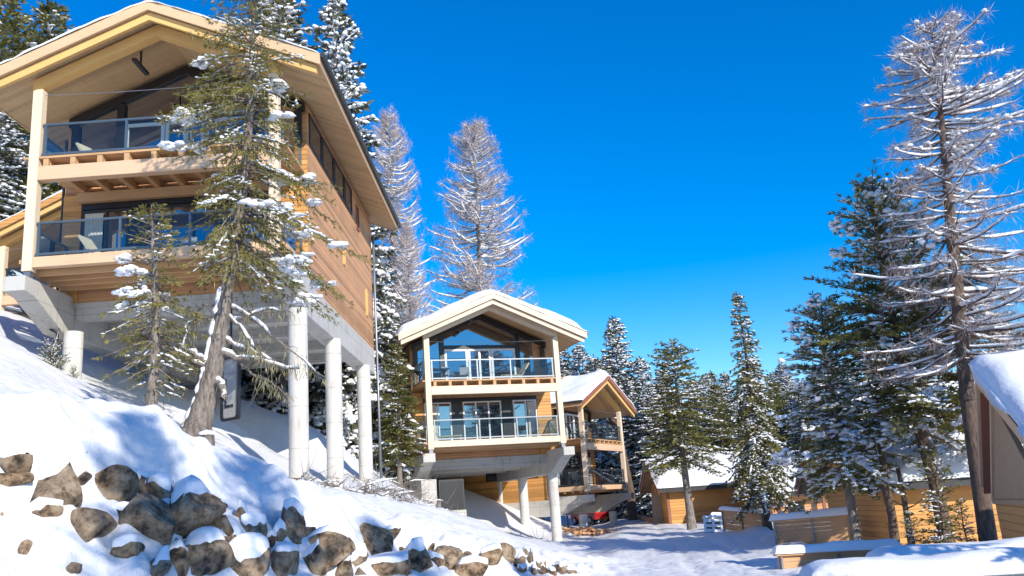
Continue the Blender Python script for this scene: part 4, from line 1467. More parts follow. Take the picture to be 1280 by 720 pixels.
def larch(T, H=17, R=3.0, r=0.24, base=0.2, gap=0.42, nb=4, twigs=1.0, snow=0.85, seed=1, path=None, power=0.75, top_flat=False, az_fn=None, hair=1.0, hw=0.016, tr=1.0, sk=1.0):
    """bare larch in winter: level limbs with snow lying along them, fine drooping twigs"""
    rs = np.random.default_rng(seed)
    if path is None:
        path = trunk_path(H, r)
    p, rr = path
    T.bark.tube(p, rr, 10)
    z = base * H
    while z < H * 0.99:
        t = (z - base * H) / (H * (1 - base))
        prof = (1 - t) ** power * (0.6 + 0.4 * min(1, 0.4 + t * 3))
        if top_flat:
            prof = (1 - t ** 3.2) ** 0.7 * (0.75 + 0.25 * math.sin(t * 9))
        Lm = R * prof + 0.25
        for q in range(nb):
            az = rs.uniform(0, 6.283)
            L = Lm * rs.uniform(0.55, 1.08)
            if az_fn:
                L *= az_fn(az, t)
            if L < 0.15:
                continue
            el = -0.06 + (0.5 if not top_flat else 0.22) * t ** 2.5 + rs.normal(0, 0.10)
            b0 = along(p, min(z + rs.uniform(-0.2, 0.2), H))
            n = max(4, int(L / 0.3))
            u = np.linspace(0, 1, n)
            azv = az + (0.06 if top_flat else 0.2) * np.sin(u * 3 + rs.uniform(0, 6)) * u
            hzz = L * (math.tan(el) * u - (0.06 if top_flat else 0.10) * np.sin(u * pi) + (0.0 if top_flat else 0.05) * u ** 3) + np.cumsum(rs.normal(0, 0.02, n)) * min(1, L / 2)
            bp = b0 + np.c_[np.cos(azv) * L * u, np.sin(azv) * L * u, hzz]
            r0 = (0.016 + 0.012 * L) * tr
            T.bark.tube(bp, np.linspace(r0, 0.008, n), 5, False)
            sdir = np.array([-math.sin(az), math.cos(az), 0])

            def snow_on(path_, w):
                m = len(path_)
                i = int(m * 0.05)
                while i < m - 1:
                    ln = int(rs.integers(2, 6))
                    if rs.random() < snow:
                        seg = path_[i:i + ln + 1]
                        if len(seg) >= 2:
                            ww = w * rs.uniform(0.7, 1.3)
                            prof_ = np.full(len(seg), ww) * rs.uniform(0.8, 1.2, len(seg))
                            prof_[0] *= 0.5
                            prof_[-1] *= 0.4
                            T.snowtube.tube(seg + np.array([0, 0, 1.0]) * (ww * 0.75 + 0.3 * r0), prof_, 5)
                    i += ln
            snow_on(bp, (0.045 + 0.014 * L) * tr * sk)
            for i in range(1, n):
                if rs.random() > 0.9 * twigs:
                    continue
                for sg in (-1, 1):
                    tl = (0.2 + (0.2 if top_flat else 0.30) * L * (1 - u[i])) * rs.uniform(0.4, 1.1)
                    td = np.array([math.cos(az), math.sin(az), 0]) * 0.75 + sdir * sg * 0.85 + np.array([0, 0, rs.uniform(-0.12, 0.3)])
                    td /= np.linalg.norm(td)
                    k = max(3, int(tl / 0.18))
                    uu = np.linspace(0, 1, k)
                    tp = bp[i] + td * tl * uu[:, None] + np.c_[np.zeros(k), np.zeros(k), 0.12 * tl * uu ** 2 * rs.uniform(-1, 1)]
                    T.bark.tube(tp, np.linspace(0.010, 0.005, k) * tr, 3, False)
                    if top_flat and t > 0.5 and rs.random() < 0.5:
                        T.lump(tp[k // 2] + [0, 0, 0.03], rs.uniform(0.07, 0.16), rs.uniform(0.05, 0.09), rs.uniform(0.04, 0.08), az)
                    if rs.random() < 0.62 * snow:
                        snow_on(tp, 0.032 * tr * sk)
                    for c in range(int(k * 1.4 * hair)):
                        f = rs.random()
                        T.card(bp[i] + td * tl * f, td * 0.5 + rs.normal(0, 0.5, 3) + np.array([0, 0, rs.choice([-0.7, 0.5])]), rs.uniform(0.15, 0.45), hw)
            for c in range(int(6 * hair)):
                T.card(bp[-1] - (bp[-1] - bp[-2]) * rs.random(), (bp[-1] - bp[-2]) + rs.normal(0, 0.25, 3), rs.uniform(0.2, 0.5), hw)
        z += gap * rs.uniform(0.6, 1.4) * (1.2 - 0.7 * t)
    return T


def place(proto, px, py, Yd, label, base_xy=None, rz=0.0, wide=1.0, H0=None, group=None, first=[]):
    """stand a copy of proto so that its top meets the photo's treetop"""
    top = at(px, py, Yd)
    x, y = base_xy if base_xy else (top[0], top[1])
    zb = hz(x, y) - 0.1
    s = (top[2] - zb) / H0
    if proto.name not in first:
        first.append(proto.name)
        proto.location, proto.rotation_euler, proto.scale = (x, y, zb), (0, 0, rz), (s * wide, s * wide, s)
        proto['label'] = label
        if group: proto['group'] = group
        return proto
    return dup(proto, (x, y, zb), rz, (s * wide, s * wide, s), label, group)


GS, GL, GP, GG = 'snowy spruces of the background', 'bare larches of the background', 'pines beside the lane', 'green conifers of the background'

spA = spruce(Tree(), 16, 3.1, 0.2, 0.05, snow=0.97, lumpp=0.62, seed=21, card=0.40, cw=0.12, gap=0.30, nb=8, power=0.72).make('spruce_tree', '', GS, M['bark_d'], M['needle_d'])
spB = spruce(Tree(), 16, 2.7, 0.2, 0.06, snow=0.88, lumpp=0.5, seed=22, card=0.40, cw=0.13, gap=0.29, nb=8, droop=0.6, uneven=0.5, power=0.72).make('spruce_tree', '', GS, M['bark_d'], M['needle_d'])
spG = spruce(Tree(), 16, 2.7, 0.22, 0.2, snow=0.18, seed=23, card=0.36, cw=0.12, gap=0.28, nb=8, droop=0.25, low=-0.1, uneven=0.6, upright=0.25, power=0.6).make('pine_tree', '', GG, M['bark'], M['needle_g'])
laA = larch(Tree(), 17, 4.3, 0.24, 0.12, seed=31, gap=0.28, nb=6, hair=2.6, hw=0.012, tr=0.7, power=0.62, sk=0.68, snow=0.95).make('larch_tree', '', GL, M['bark'], M['twig'], crown_name='twigs')

far = [
    # proto, H0, px, py, Y, rz, wide, label
    (spA, 16, 418, 2, 46, 0.0, 0.78, 'tall snow laden spruce rising right behind the roof of the largest chalet'),
    (spB, 16, 350, -22, 47, 1.0, 1.1, 'snowy spruce whose tip shows just over the ridge of the largest chalet'),
    (spG, 16, 66, 8, 50, 2.0, 1.3, 'snow tipped pine behind the left roof slope of the largest chalet'),
    (spG, 16, 10, -8, 48, 0.7, 1.2, 'dark pine at the upper left corner'),
    (spB, 16, 6, 92, 44, 2.2, 1.3, 'dark snowy spruce filling the gap left of the largest chalet'),
    (spA, 16, -40, 60, 55, 1.2, 1.3, 'snowy spruce beyond the left edge behind the dark ones'),
    (laA, 17, 486, 146, 62, 0.0, 0.62, 'bare frosted larch close to the right eave of the largest chalet'),
    (laA, 17, 590, 158, 66, 2.1, 0.82, 'tall bare frosted larch standing alone behind the ridge of the middle chalet'),
    (laA, 17, 508, 285, 58, 0.5, 0.6, 'frosted larch between the largest chalet and the tall lone larch'),
    (spA, 16, 478, 318, 56, 0.9, 0.65, 'snowy spruce partly behind the downpipe of the largest chalet'),
    (spG, 16, 494, 432, 43, 1.4, 1.2, 'olive green spruce squeezed between the largest and the middle chalet'),
    (spA, 16, 332, 445, 58, 0.2, 1.2, 'snowy spruce seen under the largest chalet between trunk and column'),
    (spB, 16, 400, 452, 60, 0.4, 1.2, 'dark spruce seen under the largest chalet right of the first column'),
    (spA, 16, 722, 432, 86, 0.3, 1.1, 'snowy spruce just right of the eave of the middle chalet'),
    (spB, 16, 700, 425, 92, 0.3, 1.1, 'snowy spruce peeping out beneath the right eave of the middle chalet'),
    (spA, 16, 767, 398, 80, 1.9, 1.05, 'tallest snow laden spruce over the third chalet'),
    (spA, 16, 800, 448, 78, 2.6, 1.1, 'broad snowy spruce right of the tallest one over the third chalet'),
    (spB, 16, 826, 462, 84, 0.1, 1.2, 'snowy spruce between the third chalet and the green pine'),
    (spA, 16, 880, 470, 82, 0.9, 1.2, 'snowy spruce in the gap right of the tall green pine'),
    (spB, 16, 905, 466, 76, 1.1, 1.1, 'dark snowy spruce just left of the slim pointed spruce'),
    (spA, 16, 980, 462, 78, 3.9, 1.1, 'small snowy spruce right of the slim pointed spruce'),
    (spB, 16, 742, 446, 74, 0.8, 1.3, 'snowy spruce directly above the gable of the third chalet'),
    (spB, 16, 784, 470, 70, 4.4, 1.3, 'shorter snowy spruce in front of the tallest one over the third chalet'),
    (spA, 16, 812, 486, 68, 3.3, 1.4, 'low snowy spruce left of the tall green pine'),
    (spA, 16, 866, 476, 66, 2.2, 1.3, 'snowy spruce peeping out right of the tall green pine'),
    (spG, 16, 893, 482, 64, 1.5, 1.3, 'green spruce between the tall pine and the slim pointed spruce'),
    (spG, 16, 966, 478, 63, 0.4, 1.4, 'green spruce touching the slim pointed spruce on the right'),
    (spA, 16, 992, 500, 62, 2.9, 1.4, 'low snowy spruce over the roof of the low brown cabin'),
    (spB, 16, 1022, 470, 60, 4.0, 1.3, 'snowy spruce left behind the smaller leaning pine'),
    (spA, 16, 1060, 450, 64, 5.0, 1.4, 'snowy spruce behind the gap of the two pines'),
    (spB, 16, 1002, 480, 70, 2.4, 1.2, 'snowy spruce behind the low brown cabin'),
    (spA, 16, 1030, 500, 66, 5.1, 1.3, 'snowy spruce behind the left edge of the big pine'),
    (spB, 16, 1130, 440, 70, 1.6, 1.2, 'snowy spruce hidden deep behind the big pine'),
    (spA, 16, 1250, 400, 60, 2.0, 1.2, 'snowy spruce behind the big bare larch at the right edge'),
    (spB, 16, 1200, 470, 62, 0.8, 1.3, 'dark snowy spruce behind the roof of the orange cabin'),
    (spB, 16, 660, 470, 90, 1.0, 1.2, 'snowy spruce hidden behind the middle chalet'),
    (spB, 16, 655, 565, 66, 2.0, 1.6, 'low dark spruce seen between the columns of the middle chalet'),
]
for pr, H0, px, py, Yd, rz, wd, lb in far:
    place(pr, px, py, Yd, lb, rz=rz, wide=wd, H0=H0)
# fill of the wood behind, each tree still its own
rf = np.random.default_rng(5)
for k in range(38):
    px = 685 + k * 11.5 + rf.uniform(-8, 8)
    py = rf.uniform(446, 505)
    place([spA, spB][k % 2], px, py, rf.uniform(98, 125), 'snowy spruce in the far wood closing off the lane behind the front trees', rz=rf.uniform(0, 6), wide=rf.uniform(1.3, 1.9), H0=16, group='spruces of the far wood')
for k in range(10):
    px = -60 + k * 55 + rf.uniform(-12, 12)
    place([spA, spB, spG][k % 3], px, rf.uniform(300, 400), rf.uniform(72, 95), 'spruce in the wood on the slope behind the left hand chalets', rz=rf.uniform(0, 6), wide=rf.uniform(1.1, 1.4), H0=16, group='spruces on the slope behind the chalets')

pg = spruce(Tree(), 14, 2.6, 0.24, 0.36, snow=0.3, seed=24, card=0.30, cw=0.10, gap=0.26, nb=8, droop=0.3, low=-0.2, uneven=0.6, upright=0.2, power=0.5)
pg = pg.make('pine_tree', '', GP, M['bark'], M['needle_g'])
b = at(865, 657, 51)
place(pg, 845, 426, 51, 'tall green pine with a bare lower trunk beside the small yellow cabin', base_xy=(b[0], b[1]), H0=14, wide=1.3)
# slim pointed spruce on the right of the lane
sp = spruce(Tree(), 14, 2.2, 0.2, 0.16, snow=0.55, seed=44, card=0.26, cw=0.085, gap=0.24, lumpp=0.5, tubep=0.4, droop=0.75, low=-0.35, power=0.95, nb=8).make('spruce_tree', '', GP, M['bark_d'], M['needle_g'])
b = at(962, 668, 42)
place(sp, 928, 366, 42, 'slim pointed spruce with drooping snowy skirts, standing by the short railing', base_xy=(b[0], b[1]), H0=14)

# big dark pine with snow clumps: two leaders
Yp = 28.5
base = at(1188, 694, Yp)
pth = np.array([at(*q, Yp) - base for q in ((1188, 694), (1168, 600), (1150, 540), (1128, 450), (1105, 350), (1092, 280), (1086, 228))])
pth[0, 2] -= 0.5
pr_ = np.array([0.27, 0.20, 0.18, 0.15, 0.10, 0.06, 0.02])
T = Tree()
Hp = pth[-1, 2]


def pine_az(az, t):
    return 1.0 + 0.25 * math.sin(3 * az + 9 * t) + 0.2 * math.cos(az)


spruce(T, Hp, 3.6, base=0.32, snow=0.40, seed=51, ncard=4, card=0.23, cw=0.042, gap=0.21, droop=0.15, low=-0.15, up_top=0.7, power=0.62, nb=8, uneven=0.55, upright=0.35, path=(pth, pr_), az_fn=pine_az, dens=0.95)
rs = np.random.default_rng(3)
for k in range(80):
    i = rs.integers(0, len(T.P))
    c = np.array(T.P[i])
    for e in range(9):
        T.lump(c + rs.normal(0, [0.16, 0.16, 0.09]), rs.uniform(0.08, 0.2), rs.uniform(0.08, 0.16), rs.uniform(0.07, 0.13), rs.uniform(0, 6))
pine = T.make('pine_tree', 'big dark pine with lumps of snow in its crown, in front of the orange cabin', GP, M['bark_d'], M['needle_g'])
pine.location = base + np.array([0, 0, 0])
Yq = 30.0
base = at(1074, 690, Yq)
pth = np.array([at(*q, Yq) - base for q in ((1074, 690), (1066, 640), (1052, 560), (1040, 490), (1030, 430), (1026, 376))])
pth[0, 2] -= 0.5
T = Tree()
spruce(T, pth[-1, 2], 2.3, base=0.29, snow=0.6, seed=52, ncard=4, card=0.23, cw=0.042, gap=0.21, droop=0.3, low=-0.2, up_top=0.6, power=0.5, nb=8, uneven=0.6, upright=0.25, path=(pth, np.array([0.2, 0.16, 0.13, 0.1, 0.06, 0.02])), dens=0.85)
for k in range(45):
    i = rs.integers(0, len(T.P))
    c = np.array(T.P[i])
    for e in range(9):
        T.lump(c + rs.normal(0, [0.16, 0.16, 0.12]), rs.uniform(0.08, 0.2), rs.uniform(0.08, 0.16), rs.uniform(0.07, 0.13), rs.uniform(0, 6))
o = T.make('pine_tree', 'smaller snowy pine leaning left next to the big dark pine', GP, M['bark'], M['needle_g'])
o.location = base

# big bare larch at the right edge
Yl = 25.5
base = at(1238, 700, Yl)
pth = np.array([at(*q, Yl) - base for q in ((1238, 700), (1224, 600), (1210, 500), (1202, 420), (1193, 330), (1186, 250), (1179, 170), (1172, 110), (1164, 30))])
pth[0, 2] -= 0.6
T = Tree()
larch(T, pth[-1, 2], 3.7, seed=61, base=0.34, gap=0.30, nb=5, path=(pth, np.array([0.26, 0.225, 0.215, 0.205, 0.185, 0.15, 0.11, 0.07, 0.02])), top_flat=True, hair=3.2, hw=0.012, tr=0.9, snow=0.96, sk=0.7, twigs=0.8, az_fn=lambda az, t: 1 + 0.22 * math.cos(az))
o = T.make('larch_tree', 'big bare larch with snow on every limb at the right edge', 'larches beside the lane', M['bark_d'], M['twig'], crown_name='twigs')
o.location = base

# small understory conifers by the orange cabin
sh = spruce(Tree(), 4, 0.9, 0.05, 0.02, snow=0.35, seed=71, card=0.16, cw=0.05, gap=0.22, droop=0.2, low=0.1, up_top=0.7, uneven=0.5).make('young_spruce', '', 'young conifers below the orange cabin', M['bark_d'], M['needle_g'])
for px, py, Yd, wd, lb in [(1160, 560, 27.5, 1.1, 'young snowy spruce at the foot of the big dark pine'), (1136, 640, 26.5, 1.4, 'low young spruce left of the foot of the big dark pine'), (1262, 630, 23, 1.0, 'young spruce right of the trunk of the big larch'), (1200, 625, 25.8, 1.1, 'young spruce between the pine trunk and the larch trunk')]:
    place(sh, px, py, Yd, lb, H0=4, wide=wd, rz=px)


def bare_stem(label, pts, Yd, r, name='bare_tree', group='bare trunks'):
    P = np.array([at(*q, Yd) for q in pts])
    T = Tree()
    b = P[0].copy()
    T.bark.tube(np.vstack([P[0] - b - [0, 0, 0.6], P[1:] - b]), np.linspace(r, r * 0.65, len(P)), 9)
    rs = np.random.default_rng(int(pts[0][0]))
    for k in range(5):
        i = rs.uniform(0.4, 0.95)
        z = np.interp(i, np.linspace(0, 1, len(P)), P[:, 2] - b[2])
        x = np.interp(i, np.linspace(0, 1, len(P)), P[:, 0] - b[0])
        y = np.interp(i, np.linspace(0, 1, len(P)), P[:, 1] - b[1])
        d = rs.normal(0, 1, 3)
        d[2] = 0.25
        T.bark.tube([np.array([x, y, z]) + d * f for f in (0, 0.3, 0.6)] + np.array([[0, 0, 0], [0, 0, 0.02], [0, 0, 0.12]]), [0.03, 0.02, 0.008], 4, False)
    o = T.make(name, label, group, M['bark_d'], None)
    o.location = b
    return o


bare_stem('thin dark trunk in front of the orange cabin, left of the big pine', [(1121, 695), (1114, 640), (1106, 600), (1100, 540)], 29.4, 0.16)
bare_stem('slender snag with a forked top in front of the orange cabin wall', [(1140, 695), (1134, 650), (1128, 610), (1122, 585)], 28.6, 0.10)
bare_stem('dark bare trunk on the snow slope right of the third chalet', [(791, 650), (788, 615), (777, 560), (757, 500)], 66, 0.36)

# ------------------------------------------------------------------ the leaning foreground spruce
Yt = 20.0
base = at(240, 556, Yt)
pt = [(240, 556), (246, 530), (256, 497), (268, 455), (277, 410), (287, 355), (296, 295), (304, 225), (310, 150), (314, 70), (317, -10), (319, -60)]
pth = np.array([at(*q, Yt) - base for q in pt])
pth[:, 1] += 0.12 * np.sin(np.arange(len(pt)))
pth[0, 2] -= 0.5
prr = np.array([0.42, 0.31, 0.26, 0.22, 0.18, 0.15, 0.12, 0.11, 0.09, 0.07, 0.04, 0.02])
T = Tree()
Ht = pth[-1, 2]


def t1_az(az, t):
    # longer limbs to the right low down, to the left higher up, few towards the back
    c = math.cos(az)
    return (1.0 + (0.45 * c if t < 0.35 else -0.2 * c)) * (0.75 if math.sin(az) > 0.5 else 1.0)


spruce(T, Ht, 1.85, base=0.335, snow=0.20, seed=81, ncard=4, card=0.13, cw=0.022, gap=0.15, droop=0.75, low=-0.10, up_top=0.35, power=0.28, nb=6, uneven=0.55, path=(pth, prr), az_fn=t1_az, dens=0.92)
rs = np.random.default_rng(9)
# lichen hanging from the lower limbs
for k in range(1500):
    i = rs.integers(0, len(T.P))
    c = np.array(T.P[i])
    if c[2] > Ht * 0.72 and rs.random() < 0.8:
        continue
    T.xP.append(c); T.xD.append(np.array([0, 0, -1]) + rs.normal(0, 0.18, 3)); T.xL.append(rs.uniform(0.10, 0.30)); T.xW.append(0.018)
# clumps of snow sitting on the outer left limbs
for k in range(30):
    for _ in range(60):
        i = rs.integers(0, len(T.P))
        c = np.array(T.P[i])
        if abs(c[0] - np.interp(c[2], pth[:, 2], pth[:, 0])) > 0.7:
            break
    for e in range(7):
        T.lump(c + rs.normal(0, [0.13, 0.1, 0.035]) + [0, 0, 0.04], rs.uniform(0.11, 0.21), rs.uniform(0.09, 0.15), rs.uniform(0.05, 0.10), rs.uniform(0, 6))


def limb(T, pts, Yd, r0, r1, snow=0.5, depth=0.0, n=14):
    q = np.array([at(*p, Yd) - base for p in pts])
    q[:, 1] -= depth * np.linspace(0, 1, len(q))
    s = np.linspace(0, len(q) - 1, n)
    P = np.array([[np.interp(v, range(len(q)), q[:, k]) for k in range(3)] for v in s])
    P += rs.normal(0, 0.018, P.shape)
    T.bark.tube(P, np.linspace(r0, r1, n), 6, False)
    i = 0
    while i < n - 2:
        ln = int(rs.integers(2, 5))
        if rs.random() < snow:
            seg = P[i:i + ln + 1]
            w = rs.uniform(0.7, 1.2) * (0.022 + 0.45 * np.interp(i, [0, n], [r0, r1]))
            pr = np.full(len(seg), w)
            pr[0] *= 0.5
            pr[-1] *= 0.4
            T.snowtube.tube(seg + [0, 0, w * 0.6 + np.interp(i, [0, n], [r0, r1]) * 0.5], pr, 6)
        i += ln
    for k in range(2, n, 2):
        d = rs.normal(0, 0.2, 3) + [0, 0, -0.12]
        T.bark.tube([P[k], P[k] + d * 0.6, P[k] + d * 1.2 + [0, 0, -0.08]], [0.012, 0.008, 0.004], 4, False)
    return P


for pts, r0, r1, sn, dp in [
    ([(272, 440), (300, 448), (330, 452), (355, 462), (380, 464)], 0.075, 0.02, 0.9, 0.5),
    ([(276, 420), (300, 435), (325, 442), (345, 452)], 0.05, 0.015, 0.6, 0.3),
    ([(282, 390), (305, 412), (322, 434), (336, 448)], 0.045, 0.012, 0.6, 0.6),
    ([(270, 455), (245, 445), (230, 438), (226, 432)], 0.07, 0.04, 0.9, 0.2),
    ([(266, 462), (240, 450), (228, 440)], 0.05, 0.02, 0.9, 0.5),
    ([(284, 380), (320, 400), (350, 425), (385, 455), (415, 480)], 0.05, 0.01, 0.4, 0.8),
    ([(280, 400), (310, 400), (340, 390), (372, 398)], 0.04, 0.01, 0.3, 0.6),
    ([(279, 405), (250, 395), (238, 410), (234, 440)], 0.03, 0.01, 0.4, 0.3),
    ([(282, 385), (255, 380), (246, 395), (245, 425)], 0.028, 0.008, 0.3, 0.2),
    ([(286, 440), (320, 470), (340, 478), (370, 500)], 0.03, 0.008, 0.3, 0.5),
    ([(262, 480), (274, 478), (281, 484), (284, 500)], 0.10, 0.085, 0.9, 0.25),
]:
    P = limb(T, pts, Yt, r0, r1, sn, dp)
    if r1 <= 0.02 and len(pts) > 3:
        for k in range(90):
            c = P[rs.integers(5, 14)] + rs.normal(0, 0.07, 3)
            T.xP.append(c); T.xD.append(np.array([0, 0, -1]) + rs.normal(0, 0.25, 3)); T.xL.append(rs.uniform(0.10, 0.34)); T.xW.append(0.018)
# snow plastered on the left flank of the leaning trunk, roots at the foot
zz = np.linspace(pth[1, 2], pth[5, 2], 40)
side = np.array([along(pth, z) + np.array([-0.80, -0.32, 0]) * np.interp(z, pth[:, 2], prr) for z in zz])
i = 0
while i < 38:
    ln = int(rs.integers(4, 12))
    seg = side[i:i + ln + 1]
    if len(seg) > 2:
        pr = rs.uniform(0.05, 0.11, len(seg))
        pr[0] = pr[-1] = 0.03
        T.snowtube.tube(seg, pr, 7)
    i += ln + int(rs.integers(0, 2))
for pts, r0 in [([(238, 535), (222, 550), (205, 560)], 0.13), ([(245, 535), (250, 552), (262, 566)], 0.14), ([(240, 540), (234, 556), (228, 572)], 0.12), ([(250, 530), (266, 548), (280, 566)], 0.09)]:
    P = limb(T, pts, Yt, r0, 0.04, 0.35, 0.5)
t1 = T.make('spruce_tree', 'tall leaning spruce with olive needles, lichen and dead limbs before the largest chalet', 'spruces before the largest chalet', M['bark'], M['needle_y'], M['lichen'])
t1.location = base

# small spruce left of it
Ys = 19.4
base = at(184, 552, Ys)
pt = [(184, 552), (190, 500), (194, 440), (195, 380), (192, 310), (189, 256)]
pth = np.array([at(*q, Ys) - base for q in pt])
pth[0, 2] -= 0.4
T = Tree()
spruce(T, pth[-1, 2], 1.05, base=0.32, snow=0.12, seed=91, ncard=3, card=0.13, cw=0.028, gap=0.15, droop=0.45, low=-0.15, up_top=0.5, power=0.42, nb=6, uneven=0.5, path=(pth, np.array([0.16, 0.13, 0.11, 0.09, 0.05, 0.015])), dens=0.8)
for k in range(14):
    for _ in range(50):
        i = rs.integers(0, len(T.P))
        c = np.array(T.P[i])
        if c[0] < 0.0 and 0.5 < c[2] / pth[-1, 2] < 0.85:
            break
    for e in range(7):
        T.lump(c + rs.normal(0, [0.09, 0.09, 0.04]), rs.uniform(0.09, 0.17), rs.uniform(0.08, 0.13), rs.uniform(0.05, 0.09), rs.uniform(0, 6))
for k in range(16):
    z = rs.uniform(0.05, 0.34) * pth[-1, 2]
    az = rs.uniform(0, 6.28)
    L = rs.uniform(0.4, 1.2)
    b0 = along(pth, z)
    q = [b0 + np.array([math.cos(az) * L * f, math.sin(az) * L * f, -0.35 * L * f + rs.normal(0, 0.03)]) for f in np.linspace(0, 1, 7)]
    T.bark.tube(q, np.linspace(0.018, 0.005, 7), 4, False)
    T.snowtube.tube(np.array(q[2:5]) + [0, 0, 0.02], [0.01, 0.025, 0.01], 5)
    for e in range(12):
        T.card(q[rs.integers(2, 7)], rs.normal(0, 1, 3) + [0, 0, -0.5], 0.11, 0.03)
o = T.make('spruce_tree', 'small olive spruce with white snow pads, left of the leaning one', 'spruces before the largest chalet', M['bark'], M['needle_y'])
o.location = base

# stump, brush and bushes
p = at(258, 580, 19.3)
t = thing('tree_stump', 'short grey stump with a snow cap at the foot of the leaning spruce', 'stump', tuple(p))
MB().tube([(0, 0, -0.5), (0.02, 0, 0.2), (0.0, 0, 0.62)], [0.20, 0.17, 0.16], 12).build('trunk', M['bark'], t, smooth=True)
MB().lumps([(0, 0, 0.63)], np.array([0.22]), np.array([0.2]), np.array([0.1]), np.array([0.0])).build('snow_cap', M['snowcap'], t, smooth=True)
p = at(490, 640, 36)
t = thing('tree_stump', 'thin broken stump in the snow below the black cabinet', 'stump', tuple(at(548, 642, 38)))
MB().tube([(0, 0, -0.5), (0.02, 0, 0.2), (0.05, 0, 0.55)], [0.14, 0.12, 0.09], 10).build('trunk', M['bark'], t, smooth=True)


def brush(label, px, py, Yd, w, h, n, seed, snow=0.4, arch=False):
    rs2 = np.random.default_rng(seed)
    b = at(px, py, Yd)
    b[2] = hz(b[0], b[1])
    t = thing('dry_brush', label, 'shrub', tuple(b), group='dry brush on the bank')
    m, s = MB(), MB()
    for k in range(n):
        x, y = rs2.normal(0, w / 2.4), rs2.normal(0, 0.35)
        z0 = hz(b[0] + x, b[1] + y) - b[2] - 0.1
        d = np.array([rs2.normal(0.1, 0.7), rs2.normal(0, 0.5), rs2.uniform(0.15, 1)])
        L = h * rs2.uniform(0.5, 1.3)
        q = [np.array([x, y, z0]) + d * L * f + np.array([0, 0, -0.55 * L * f * f]) + rs2.normal(0, 0.02, 3) for f in np.linspace(0, 1.15, 7)]
        m.tube(q, np.linspace(0.022, 0.006, 7), 4, False)
        for e in range(3):
            i = rs2.integers(2, 7)
            dd_ = rs2.normal(0, 0.22, 3)
            m.tube([q[i], q[i] + dd_, q[i] + dd_ * 1.7 + [0, 0, 0.04]], [0.009, 0.006, 0.003], 3, False)
        if rs2.random() < snow:
            s.tube(np.array(q[2:6]) + [0, 0, 0.025], [0.012, 0.035, 0.03, 0.01], 5)
    m.build('twigs', M['bark'], t)
    if s.n:
        s.build('snow', M['snowcap'], t, smooth=True)
    return t


brush('tangle of dry twigs between the second and third column of the largest chalet', 440, 600, 29, 1.6, 0.9, 60, 1)
brush('dry fallen twigs in the snow right of the downpipe of the largest chalet', 490, 622, 36, 2.6, 0.8, 70, 2)
brush('dry brush right against the pier of the middle chalet', 518, 632, 41, 1.6, 0.8, 40, 3, 0.2)
brush('small dry twigs by the first column of the largest chalet', 395, 604, 25.4, 1.0, 0.7, 26, 4)
brush('dry twigs between the two spruces before the largest chalet', 160, 540, 19.6, 1.3, 0.5, 26, 5)
brush('dry twigs lying by the slim right column of the middle chalet', 668, 668, 46, 1.6, 0.5, 26, 6, 0.3)

bu = spruce(Tree(), 1.3, 0.75, 0.03, 0.0, snow=0.9, seed=95, card=0.13, cw=0.05, gap=0.14, droop=0.1, low=0.3, up_top=1.0, power=0.4, uneven=0.4, nb=7).make('bush', '', 'snowy bushes', M['bark_d'], M['needle_g'])
for px, py, Yd, wd, lb in [(66, 436, 25.5, 1.0, 'snow covered bush left of the left column of the largest chalet'), (92, 462, 24.8, 0.7, 'little snow covered bush at the foot of the left column of the largest chalet')]:
    place(bu, px, py, Yd, lb, H0=1.3, wide=wd)
    
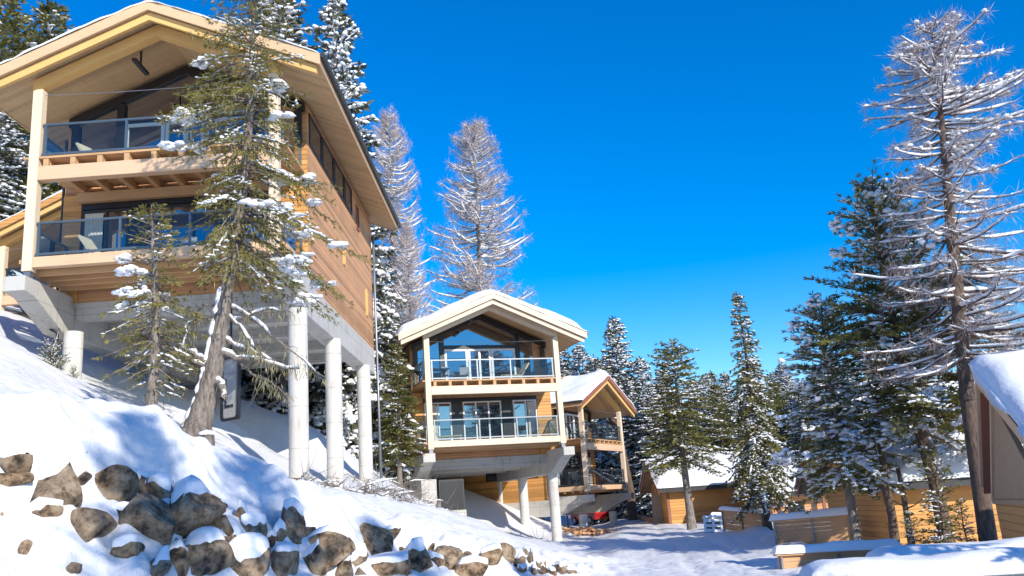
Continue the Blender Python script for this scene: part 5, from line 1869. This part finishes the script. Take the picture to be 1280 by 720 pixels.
# bare earth showing at the edge of the snow under the largest chalet
for lb, px, py, Yd, w, h, sd in [('dark bare earth and needles melted free under the largest chalet', 305, 577, 22.5, 1.9, 0.55, 3), ('bare reddish earth among the roots of the leaning spruce', 224, 552, 19.7, 0.9, 0.4, 4), ('patch of bare earth by the first column of the largest chalet', 345, 598, 23.5, 0.9, 0.25, 5)]:
    c = at(px, py, Yd)
    m = MB()
    rs2 = np.random.default_rng(sd)
    nu, nv = 26, 12
    u, v = np.meshgrid(np.linspace(-1, 1, nu), np.linspace(-1, 1, nv), indexing='ij')
    xx, yy = c[0] + u * w, c[1] + v * 1.1
    ed = np.clip(1.15 - u ** 2 - v ** 2 + 0.4 * fbm(u * 3 + sd, v * 3, sd, 3), 0, 1)
    zz = height(xx, yy) - 0.12 + 0.24 * np.sqrt(ed) + 0.07 * fbm(xx * 6, yy * 6, 2, 3)
    idx = np.arange(nu * nv).reshape(nu, nv)
    m.add(np.stack([xx, yy, zz], -1).reshape(-1, 3), np.stack([idx[:-1, :-1], idx[1:, :-1], idx[1:, 1:], idx[:-1, 1:]], -1).reshape(-1, 4))
    tag(m.build('bare_earth', M['dirt'], smooth=False), lb, None, None, 'structure')

# trees behind the viewer whose shade falls across the bank
for pr, x, y, sc, rz, lb in [(laA, 3.7, 0.0, 0.72, 1.0, 'bare larch standing behind the viewer at left, its shade on the bank'), (laA, 5.6, 1.0, 0.74, 3.0, 'bare larch behind the viewer, second from the left'), (laA, 7.6, 3.2, 0.66, 5.0, 'bare larch beside the viewer, third from the left'), (spG, 9.6, 7.2, 0.6, 2.0, 'pine right beside the viewer whose shade falls on the bank')]:
    dup(pr, (x, y, hz(x, y)), rz, (sc * 0.8, sc * 0.8, sc), lb, 'trees behind the viewer')

# ------------------------------------------------------------------ light
AZ, EL = radians(35), radians(27)
sun_dir = Vector((sin(AZ) * cos(EL), -cos(AZ) * cos(EL), sin(EL)))
sd = bpy.data.lights.new('sun', 'SUN')
sd.energy = 4.2
sd.angle = radians(0.5)
sd.color = (1.0, 0.92, 0.80)
so = bpy.data.objects.new('sun', sd)
C.objects.link(so)
so.rotation_euler = sun_dir.to_track_quat('Z', 'Y').to_euler()
w = bpy.data.worlds.new('World')
scene.world = w
w.use_nodes = True
n, l = w.node_tree.nodes, w.node_tree.links
sky = n.new('ShaderNodeTexSky')
sky.sky_type = 'NISHITA'
sky.sun_disc = False
sky.sun_elevation = EL
sky.sun_rotation = pi - AZ
sky.altitude = 1600
sky.air_density = 1.3
sky.dust_density = 0.0
sky.ozone_density = 4.0
hs = n.new('ShaderNodeHueSaturation')
hs.inputs['Hue'].default_value = 0.51
hs.inputs['Saturation'].default_value = 1.5
l.new(sky.outputs[0], hs.inputs['Color'])
l.new(hs.outputs[0], n['Background'].inputs[0])
n['Background'].inputs[1].default_value = 0.15

vs = scene.view_settings
vs.view_transform = 'Standard'
vs.look = 'None'
vs.exposure = 0.5
vs.gamma = 1
scene.cycles.max_bounces = 8
scene.cycles.transparent_max_bounces = 16
